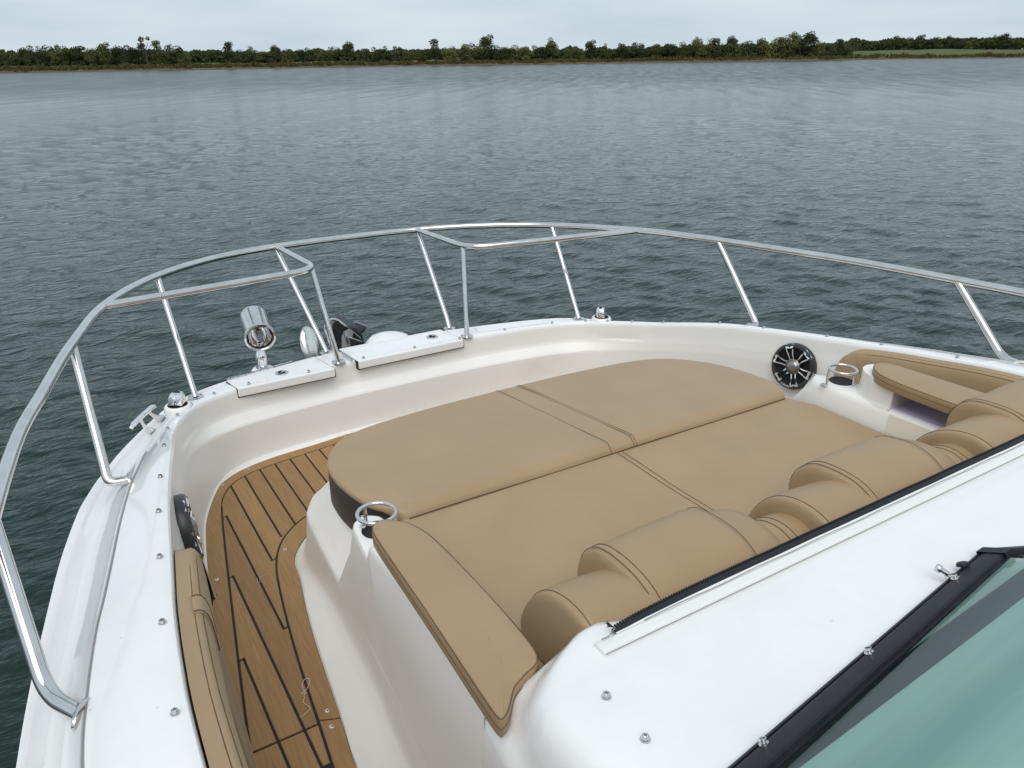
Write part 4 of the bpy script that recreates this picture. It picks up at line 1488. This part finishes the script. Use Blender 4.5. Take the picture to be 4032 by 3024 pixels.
plate([(1.275, 3.77, 1.20), (1.285, 3.785, 1.262), (1.302, 3.79, 1.288), (1.335, 3.80, 1.292), (1.365, 3.82, 1.262), (1.338, 3.79, 1.225), (1.345, 3.78, 1.19)], .006, GREYP, 'crown_plate')
plate([(1.315, 3.76, 1.262), (1.40, 3.81, 1.205), (1.39, 3.80, 1.17), (1.33, 3.76, 1.185)], .008, BLACK, 'fluke_fin')
B().tube([(1.315, 3.757, 1.264), (1.402, 3.807, 1.206)], .0035, 8).obj('fin_edge', STEEL, anc)
B().tube([(1.308, 3.79, 1.284), (1.312, 3.785, 1.20)], .007, 8).obj('shank', STEEL, anc)
B().tube([(1.20, 3.78, 1.225), (1.25, 3.80, 1.222)], .006, 8).obj('roller_pin', STEEL, anc)
plate([(1.41, 3.93, 1.275), (1.425, 3.935, 1.278), (1.505, 3.97, 1.225), (1.47, 3.96, 1.20), (1.44, 3.94, 1.215)], .02, GREYM, 'stock')
# white moulded pulpit nose beside the roller
nose = B()
nr_ = []
for q, (r_, z) in enumerate(((.19, 1.10), (.185, 1.19), (.165, 1.235), (.125, 1.262), (.07, 1.274), (.0001, 1.277))):
    nr_.append([(1.505 + math.cos(a) * r_ * .78, 3.66 + math.sin(a) * r_ * .75, z) for a in [6.283 * k / 36 for k in range(36)]])
nose.grid(nr_, cv=True)
nose.obj('bow_pulpit', GEL, boat, sharp=60)

# ---- cup rings and wells
def cup(side):
    mm = (lambda p: Vector(p)) if side < 0 else (lambda p: Vector(mir(p)))
    c = mm((.580, 1.566, 1.602))
    ring = B().tube([c + Vector((math.cos(a) * .0475, math.sin(a) * .0475, 0)) for a in [6.283185 * q / 48 for q in range(48)]], .0052, 12, closed=True).obj('cup_ring', STEEL, boat, sharp=70)
    cw = mm((.589, 1.592, 1.5365)) if side < 0 else Vector((2.444, 1.594, 1.5365))
    if side < 0:
        feet = [(-.014, .052), (.045, -.035)]
    else:
        feet = [(-.040, .036), (.050, -.024)]
    for fx, fy in feet:
        t_ = c + Vector((fx, fy, 0)).normalized() * .0475
        ft = Vector((t_.x, t_.y, 1.537)) + Vector((fx, fy, 0)).normalized() * .012
        B().tube([t_, t_.lerp(ft, .5) + Vector((fx, fy, 0)).normalized() * -.004, Vector((t_.x, t_.y, 1.538))], .0048, 10).obj('ring_foot', STEEL, ring)
        B().lathe([(.011, -.001), (.0115, .002), (.009, .003)], (ft.x, ft.y, 1.536), seg=16).obj('foot_plate', STEEL, ring)
        B().lathe([(.0001, .0045), (.004, .004), (.005, .002)], (ft.x, ft.y, 1.5365), seg=10).obj('foot_screw', GREYM, ring)
    r_ = .038 if side < 0 else .041
    B().lathe([(.0001, -.0002), (r_, -.0002), (r_ + .0015, .0007), (r_ + .003, -.001)], cw, seg=36).obj('cup_well', HOLE, boat)
cup(-1)
cup(1)

# ---- loudspeakers
def speaker(c, n, upd, text):
    c, n = Vector(c), Vector(n).normalized()
    U = (Vector(upd) - n * Vector(upd).dot(n)).normalized()
    V = n.cross(U)
    Rr = .106
    s = B().lathe([(.100, -.030), (Rr, -.014), (Rr, .014), (.102, .023), (.093, .026), (.086, .022), (.083, .012)], c, n, 48, caps=(True, False)).obj('loudspeaker', DGREY, boat, sharp=40)
    B().lathe([(.1065, -.060), (.1065, -.022), (.1075, -.016), (.104, -.012)], c - n * .002, n, 40).obj('mounting_ring', GREYP, s)
    B().lathe([(.084, .0125), (.06, .004), (.03, -.004), (.0001, -.006)], c, n, 40, caps=(False, False)).obj('cone', HOLE, s, sharp=70)
    B().lathe([(.034, .008), (.036, .016), (.033, .021), (.030, .022), (.029, .0205), (.024, .027), (.013, .032), (.0001, .0335)], c, n, 32).obj('dome', DOME, s, sharp=50)
    for k in range(6):
        a = math.radians(20 + 60 * k)
        d = U * math.cos(a) + V * math.sin(a)
        e = n.cross(d)
        for sg in (-1, 1):
            pts = [c + d * .033 + e * sg * .010 + n * .017, c + d * .050 + e * sg * .0095 + n * .022, c + d * .072 + e * sg * .014 + n * .026, c + d * .086 + e * sg * .018 + n * .027]
            b = B()
            rows_ = []
            for q, p in enumerate(cat(pts, 4)):
                w_ = .0035
                rows_.append([p - e * w_ - n * .004, p - e * w_ * .7, p + e * w_ * .7, p + e * w_ - n * .004])
            b.grid(rows_, cv=True)
            b.obj('grille_spoke', CHROME, s, sharp=40)
        p0 = c + d * .091 + n * .0265
        b = B()
        rows_ = []
        for q in (-.009, .0, .012):
            p = p0 + d * q
            wd = .0185 + q * .25
            dz = -.000 if q < .01 else -.006
            rows_.append([p - e * wd - n * (.004 - dz), p - e * wd + n * dz, p + e * wd + n * dz, p + e * wd - n * (.004 - dz)])
        b.grid(rows_, cv=True)
        b.ngon(rows_[0])
        b.ngon(rows_[-1])
        b.obj('grille_lug', CHROME, s, sharp=30)
        B().lathe([(.0001, .0015), (.0035, .0015), (.004, 0)], p0 + d * .001 + n * .0003, n, 12).obj('lug_screw', HOLE, s)
    if text:
        a = math.radians(180 + 18)
        fc = bpy.data.curves.new('lettering', 'FONT')
        fc.body = 'FUSION'
        fc.size = .0125
        fc.align_x = 'CENTER'
        fc.align_y = 'CENTER'
        fc.extrude = .0003
        fo = bpy.data.objects.new('lettering', fc)
        COL.objects.link(fo)
        dg = bpy.context.evaluated_depsgraph_get()
        me = bpy.data.meshes.new_from_object(fo.evaluated_get(dg))
        bpy.data.objects.remove(fo)
        me.materials.clear()
        me.materials.append(LETTER)
        lo = bpy.data.objects.new('lettering', me)
        COL.objects.link(lo)
        lo.parent = s
        down = -U
        rgt_ = down.cross(n) * -1
        rgt_ = U.cross(n)
        th = math.radians(-8)
        xr = (rgt_ * math.cos(th) + U * math.sin(th)).normalized()
        yr = n.cross(xr).normalized()
        pos = c + (-U * .0925 + xr * -.012) + n * .0265
        Mx = Matrix((xr, yr, n)).transposed().to_4x4()
        Mx.translation = pos - Vector(BB)
        lo.matrix_local = Mx
    return s
speaker((2.795, 2.065, 1.362), (-.965, -.13, .12), (0, 0, 1), True)
speaker((.203, 2.17, 1.345), (.985, -.10, .10), (0, 0, 1), False)

# ================================================================== CUSHIONS (each lifts away)
def zpad(x, y):
    return 1.478 - .105 * (y - 1.69)
def line_tube(b, pts, r=.0013, seg=6):
    return b.tube(pts, r, seg)

# front sunpad
def padtop(x, y):
    t = max(0.0, min(1.0, (y - 1.693) / .034))
    return zpad(x, y) - .006 + .024 * t * (2 - t)
half = [(.712, 1.692), (.690, 1.728), (.664, 1.772), (.645, 1.818), (.634, 1.881), (.628, 1.95), (.627, 2.03), (.638, 2.128), (.662, 2.20), (.694, 2.262), (.742, 2.322), (.812, 2.366), (.90, 2.393), (1.0, 2.408), (1.2, 2.425), (1.49, 2.43)]
hc = cat([(a, b2, 0) for a, b2 in half], 4)
outl = [(p.x, p.y) for p in hc] + [(2 * XC - p.x, p.y) for p in reversed(hc[:-1])]
ex = np.linspace(outl[-1][0], outl[0][0], 40)[1:-1]
outl += [(float(x), 1.690) for x in ex]
pad = root('sunpad_cushion', (XC, 2.05, 1.33), 'wide tan front sunpad with rounded corners and a stitched centre band', 'cushion')
bb = B()
pillow(bb, outl, lambda x, y: padtop(x, y) - float(np.interp(y, [1.70, 1.76], [.045, .024])), padtop, .012, puff=.006, nr=6, rings=14, noise_amp=.0022, spine=lambda x, y: (max(.98, min(2.0, x)), 2.04))
bb.obj('cover', LEATHER, pad, sharp=70)
bb = B()
sc = [(XC + (x - XC) * .9985, 2.05 + (y - 2.05) * (.998 if y > 2.05 else .97)) for x, y in outl]
pillow(bb, sc, lambda x, y: 1.345 - .06 * (y - 1.69) - .004, lambda x, y: padtop(x, y) - .018, .006, rings=3)
bb.obj('side_band', VBLACK, pad, sharp=60)
def pad_line(x, y0, y1, nme, r=.0012, par=pad, dz=.0275):
    pts = []
    for y in np.linspace(y0, y1, 30):
        d = min(abs(y - 1.69), abs(2.428 - y))
        drop = 0 if d > .012 else .012 - math.sqrt(max(0, .012 ** 2 - (.012 - d) ** 2))
        pts.append((x, float(y), padtop(x, y) + dz - .0213 + .0022 * mnoise.noise(Vector((x * 5, y * 5, 3.1))) - drop - .0002))
    B().tube(pts, r, 6).obj(nme, STITCH, par)
pad_line(1.437, 1.692, 2.425, 'seam_stitch', .0009)
pad_line(1.532, 1.692, 2.425, 'seam_stitch', .0009)
pad_line(1.543, 1.692, 2.425, 'seam_stitch', .0008)

B().tube([(float(x), 1.6885, 1.4705 + .001 * math.sin(x * 9)) for x in np.linspace(.72, 2 * XC - .72, 60)], .0018, 6).obj('pad_seam', STITCH, pad)
# aft sunpad
ap = root('sunpad_cushion', (XC, 1.35, 1.40), 'flat tan rear sunpad with a stitched middle seam in front of the headrests', 'cushion')
ol = [(.655, 1.02), (.652, 1.3), (.652, 1.60), (.700, 1.712)] + [(float(x), 1.714) for x in np.linspace(.73, 2 * XC - .73, 30)] + [(2 * XC - .700, 1.712), (2 * XC - .652, 1.60), (2 * XC - .652, 1.3), (2 * XC - .655, 1.02)] + [(float(x), 1.02) for x in np.linspace(2 * XC - .70, .70, 30)]
bb = B()
pillow(bb, ol, lambda x, y: 1.40, lambda x, y: 1.468 + .012 * math.exp(-((y - 1.0) / .12) ** 2), .014, puff=.004, rings=16, noise_amp=.006, spine=lambda x, y: (max(.98, min(2.0, x)), 1.35))
bb.obj('cover', LEATHER, ap, sharp=70)
for x in (1.448, 1.458, 1.467):
    pts = [(x, float(y), 1.4728 + .006 * mnoise.noise(Vector((x * 5, y * 5, 3.1))) + .012 * math.exp(-((y - 1.0) / .12) ** 2)) for y in np.linspace(1.1, 1.68, 30)]
    if x != 1.458:
        B().tube(pts, .0009, 6).obj('seam_stitch', STITCH, ap)

# arm cushions on the coamings
AO = [(.506, 1.20), (.513, 1.34), (.519, 1.43), (.530, 1.462), (.556, 1.474), (.584, 1.455), (.612, 1.415), (.628, 1.34), (.634, 1.2), (.633, 1.02), (.622, .905), (.575, .877), (.545, .862), (.515, .830), (.494, .815), (.486, .825), (.489, .90), (.498, 1.05)]
def arm(side, label, cut=None):
    oc = cat([(a, b2, 0) for a, b2 in AO], 4, closed=True)
    o2 = [(p.x, p.y) for p in oc]
    if side > 0:
        o2 = [(2 * XC - (.640 + (x - .634) * 1.28), max(y, 1.045) + (0 if y > 1.05 else (y - 1.05) * .05)) for x, y in o2]
    cx = sum(p[0] for p in o2) / len(o2)
    t = root('arm_cushion', (cx, 1.2, 1.6), label, 'cushion')
    b = B()
    ymn, ymx = min(p[1] for p in o2) + .115, max(p[1] for p in o2) - .06
    mid = lambda y: float(np.interp(y, [.87, 1.0, 1.3, 1.42], [.552, .566, .572, .564])) if side < 0 else cx
    zlo, zhi = (1.597, 1.645) if side < 0 else (1.606, 1.650)
    pillow(b, o2, lambda x, y: zlo, lambda x, y: zhi, .009, puff=.004, rings=8, spine=lambda x, y: (mid(max(ymn, min(ymx, y))), max(ymn, min(ymx, y))))
    b.obj('cover', LEATHERD, t, sharp=70)
    C = Vector((cx, sum(p[1] for p in o2) / len(o2)))
    ring = []
    for x, y in o2:
        d = (C - Vector((x, y))).normalized() * .0018
        ring.append((x + d.x, y + d.y, zhi - .0036))
    B().tube(ring, .0011, 6, closed=True).obj('piping', STITCH, t, sharp=80)
    ring = [(x + (C.x - x) * .002, y + (C.y - y) * .001, zlo + .024) for x, y in o2]
    B().tube(ring, .0011, 5, closed=True).obj('seam_stitch', STITCH, t, sharp=80)
    return t
arm(-1, 'long tan arm cushion on the white coaming beside the teak walkway')
arm(1, 'tan arm cushion above the lilac-lined pocket on the far side of the sunpad')

# side backrests against the inside of the gunwale
def gun_x(y):
    c = [p for p in GL if p.y < 3.0]
    return float(np.interp(y, [p.y for p in c], [p.x for p in c])), float(np.interp(y, [p.y for p in c], [p.z for p in c]))
def side_back(side, label):
    mm = (lambda p: Vector(p)) if side < 0 else (lambda p: Vector(mir(p)))
    t = root('side_backrest', mm((.12, 1.5, 1.3)), label, 'cushion')
    # outline in (y, drop below gunwale)
    oy = [(-.9, .010), (.0, .010), (.6, .010), (1.0, .010), (1.3, .011), (1.55, .013), (1.70, .016), (1.775, .022), (1.825, .040), (1.856, .075), (1.868, .12), (1.866, .17), (1.85, .215), (1.80, .25), (1.6, .27), (1.2, .29), (.6, .30), (-.9, .30)]
    oc = cat([(a, b2, 0) for a, b2 in oy], 4)
    pts = [(p.x, p.y) for p in oc]
    C = (.9, .15)
    lay = [(0.0, 0.0, 0), (.004, .026, 0), (.004, .036, .0), (.010, .045, 0), (.022, .052, 0), (.045, .057, 0), (.08, .060, 0), (.12, .062, 0)]
    rows_ = []
    for ins, dep, _ in lay:
        row = []
        for (y, d) in pts:
            dd = max(0.0, min(ins, .145))
            d2 = d + (dd if d < .15 else -dd)
            if abs(d - .15) < dd:
                d2 = .15
            y2 = y - (dd if y > 1.78 else 0) * max(0, min(1, (y - 1.70) / .15))
            gx_, gz_ = gun_x(min(y, 2.9))
            wall = gx_ + .004 + .02 * d2
            row.append(mm((wall + dep * (1 - .25 * d2), y2, gz_ - d2)))
        rows_.append(row)
    b = B().grid(rows_, cv=True)
    b.ngon(rows_[-1])
    b.obj('cover', LEATHERD, t, sharp=70)
    def along(ins, dep, y0, y1, nme, r=.0012):
        ps = []
        for y in np.linspace(y0, y1, 40):
            gx_, gz_ = gun_x(y)
            d2 = float(np.interp(y, [a for a, _ in oy[:12]], [q for _, q in oy[:12]])) + ins
            ps.append(mm((gx_ + .004 + .02 * d2 + dep * (1 - .25 * d2), float(y), gz_ - d2)))
        B().tube(ps, r, 6).obj(nme, STITCH, t)
    along(.0042, .031, -.85, 1.80, 'seam_stitch')
    along(.011, .0465, -.85, 1.80, 'seam_stitch', .001)
    # sewn band over the backrest
    if side > 0:
        return t
    ba = B()
    rows_ = []
    for y in (1.462, 1.464, 1.47, 1.522, 1.528, 1.53):
        edge = 0.0 if y in (1.462, 1.53) else .0035
        gx_, gz_ = gun_x(y)
        row = []
        for ins, dep, _ in lay[1:]:
            row.append(mm((gx_ + .004 + (.02 * (.0115 + ins)) + (dep + edge) * (1 - .25 * ins), y, gz_ - .0115 - ins + edge)))
        for d2, dep in ((.2, .0605), (.25, .05)):
            row.append(mm((gx_ + .004 + .02 * d2 + (dep + edge) * (1 - .25 * d2), y, gz_ - d2)))
        rows_.append(row)
    bo = ba.grid(rows_).obj('sewn_band', LEATHERD, t, sharp=60)
    for r_ in (rows_[1], rows_[-2]):
        B().tube([p + Vector((0, 0, .0006)) for p in r_], .0012, 6).obj('seam_stitch', STITCH, bo)
    return t
side_back(-1, 'narrow tan backrest cushion along the inside of the gunwale beside the teak walkway')
side_back(1, 'tan backrest cushion on the far gunwale behind the cup-holder ring and loudspeaker')

# headrests
HI = [(1.065, 1.46), (1.108, 1.515), (1.130, 1.565), (1.129, 1.617), (1.106, 1.660), (1.066, 1.686), (1.005, 1.693), (.948, 1.687), (.900, 1.666), (.864, 1.630), (.843, 1.585), (.838, 1.52)]
LO = [(1.095, 1.46), (1.120, 1.505), (1.113, 1.555), (1.080, 1.612), (1.034, 1.654), (.982, 1.674), (.932, 1.675), (.888, 1.660), (.855, 1.632), (.839, 1.59), (.836, 1.53)]
def arch(prof, sc=1.0, dy=0, dz=0, n=4):
    c = cat([(0, a, b2) for a, b2 in prof], n)
    cy, cz = 1.0, 1.50
    return [((p.y - cy) * sc + cy + dy, (p.z - cz) * sc + cz + dz) for p in c]
def roll(b, prof, x0, x1, r=.018, s0=1.0, s1=1.0, dz0=0, dz1=0, bulge=.004):
    rows_ = []
    n = 16
    seq = [(x0 - bulge, .55), (x0 - bulge * .3, .86), (x0, .945), (x0 + r * .25, .975), (x0 + r, 1.0)]
    mid = [(x0 + r + (x1 - x0 - 2 * r) * q / n, 1.0 + .006 * math.sin(math.pi * q / n)) for q in range(1, n)]
    end = [(x1 - r, 1.0), (x1 - r * .25, .975), (x1, .945), (x1 + bulge * .3, .86), (x1 + bulge, .55)]
    for x, s in seq + mid + end:
        t = (x - x0) / (x1 - x0)
        sc = s * (s0 + (s1 - s0) * max(0, min(1, t)))
        rows_.append([(x, y + .004 * mnoise.noise(Vector((x * 9, y * 9, z * 9))), z + .005 * mnoise.noise(Vector((x * 7 + 5, y * 8, z * 4))) * min(1, max(0, (z - 1.55) * 12))) for y, z in arch(prof, sc, 0, dz0 + (dz1 - dz0) * t)])
    b.grid(rows_)
    b.ngon(rows_[0])
    b.ngon(rows_[-1])
    return b
def pipe(prof, x, sc, par, r=.0010, m=None, dz=0):
    B().tube([(x, y + .004 * mnoise.noise(Vector((x * 9, y * 9, z * 9))), z + .005 * mnoise.noise(Vector((x * 7 + 5, y * 8, z * 4))) * min(1, max(0, (z - 1.55) * 12))) for y, z in arch(prof, sc, 0, dz)], r, 6).obj('piping', m or STITCH, par)
SEATS = [
 (.722, .868, .876, 1.185, 1.305, 'nearest the arm cushion of the walkway side'),
 (1.405, 1.575, 1.580, 1.890, 2.010, 'in the middle of the row'),
 (2.095, 2.312, 2.318, 2.66, 2.80, 'at the end beside the cream panel and pocket'),
]
for i, (a0, a1, h0, h1, s1, pos) in enumerate(SEATS):
    t = root('backrest_roll', ((a0 + a1) / 2, 1.0, 1.46), 'low tan backrest roll %s' % pos, 'cushion')
    a_end = a1 + .05
    roll(B(), LO, a0, a_end, .02, s0=1.03, s1=1.0).obj('cover', LEATHERD, t, sharp=75)
    pipe(LO, a0 + .012, 1.018, t, .0009)
    t = root('headrest', ((h0 + h1) / 2, 1.0, 1.5), 'high padded tan headrest with piped end %s' % pos, 'headrest')
    roll(B(), HI, h0, h1, .022, s0=1.0, s1=1.01).obj('cover', LEATHERD, t, sharp=75)
    pipe(HI, h0 + .010, .998, t, .0009)
    pipe(HI, h0 + .027, 1.006, t, .0008)
    pipe(HI, h1 - .006, 1.002, t, .0008)
    b = B()
    roll(b, HI, h1 - .03, s1, .03, s0=.965, s1=.80, bulge=.010)
    b.obj('end_pad', LEATHERD, t, sharp=75)
    if i < 2:
        # folded flap tucked between this headrest and the next roll
        f0, f1 = s1 - .02, s1 + .125
        t = root('leather_flap', ((f0 + f1) / 2, .95, 1.56), 'folded tan vinyl flap tucked beside the headrest %s' % pos, 'flap')
        def sheet(x0, x1, prof, th, sk):
            rows_ = []
            m_ = 8
            pr_ = cat([(0, y, z) for y, z in prof], 4)
            for q in range(m_ + 1):
                tt = q / m_
                x = x0 + (x1 - x0) * tt
                dzz = -.010 * tt + .006 * math.sin(tt * 3.1)
                rows_.append([(x + sk * (1.08 - p.y), p.y, p.z + dzz) for p in pr_])
            n_ = B()
            n_.grid(rows_)
            lo_ = [[(p[0], p[1] * .97 + .03, p[2] - th) for p in r] for r in rows_]
            n_.grid(lo_)
            per = lambda R_: [r[0] for r in R_] + R_[-1][1:] + [r[-1] for r in reversed(R_[:-1])] + list(reversed(R_[0][1:-1]))
            n_.grid([per(rows_), per(lo_)], cv=True)
            return n_, rows_
        n1, rw = sheet(f0, f1, [(1.07, 1.555), (1.04, 1.61), (1.0, 1.636), (.955, 1.640), (.915, 1.625), (.893, 1.605)], .010, .05)
        n1.obj('top_layer', LEATHERD, t, sharp=50)
        B().tube([(p[0], p[1], p[2] + .0004) for p in rw[2][3:]], .0012, 6).obj('seam_stitch', STITCH, t)
        B().tube([(p[0] + .004, p[1], p[2] + .0004) for p in rw[3][3:]], .0010, 6).obj('seam_stitch', STITCH, t)
        B().tube([(r[-3][0], r[-3][1], r[-3][2] + .0006) for r in rw], .0012, 6).obj('seam_stitch', STITCH, t)
        n2, rw = sheet(f0 + .01, f1 - .004, [(1.06, 1.53), (1.03, 1.582), (.99, 1.606), (.95, 1.610), (.912, 1.598), (.880, 1.578)], .012, .05)
        n2.obj('lower_layer', LEATHERD, t, sharp=50)

# ---- loose threads on the teak
T1 = [(.353, 1.685), (.372, 1.693), (.388, 1.704), (.383, 1.723), (.379, 1.735), (.382, 1.742), (.380, 1.745), (.386, 1.749), (.388, 1.76), (.396, 1.767), (.394, 1.774), (.396, 1.799), (.401, 1.811), (.412, 1.822), (.421, 1.815), (.42, 1.803), (.404, 1.781), (.394, 1.774), (.384, 1.771), (.390, 1.768), (.400, 1.764)]
T2 = [(.459, 2.388), (.45, 2.386), (.433, 2.383), (.427, 2.373), (.423, 2.356), (.417, 2.354), (.415, 2.365), (.421, 2.38)]
for L_, lbx in ((T1, 'pale loose thread with a loop lying on the teak near the butt joint'), (T2, 'short fine curled thread on the teak planks by the sunpad corner')):
    pts = cat([(x, y, FZ + .0014 + .0008 * math.sin(i * 2.3)) for i, (x, y) in enumerate(L_)], 5)
    o = B().tube(pts, .00075 if L_ is T1 else .0004, 5).obj('loose_thread', THREADM, None, base=L_[0] + (FZ,), sharp=80)
    o.matrix_world = W @ Matrix.Translation(L_[0] + (FZ,))
    tag(o, lbx, 'thread')

for o in bpy.data.objects:
    if 'bx' in o:
        del o['bx']
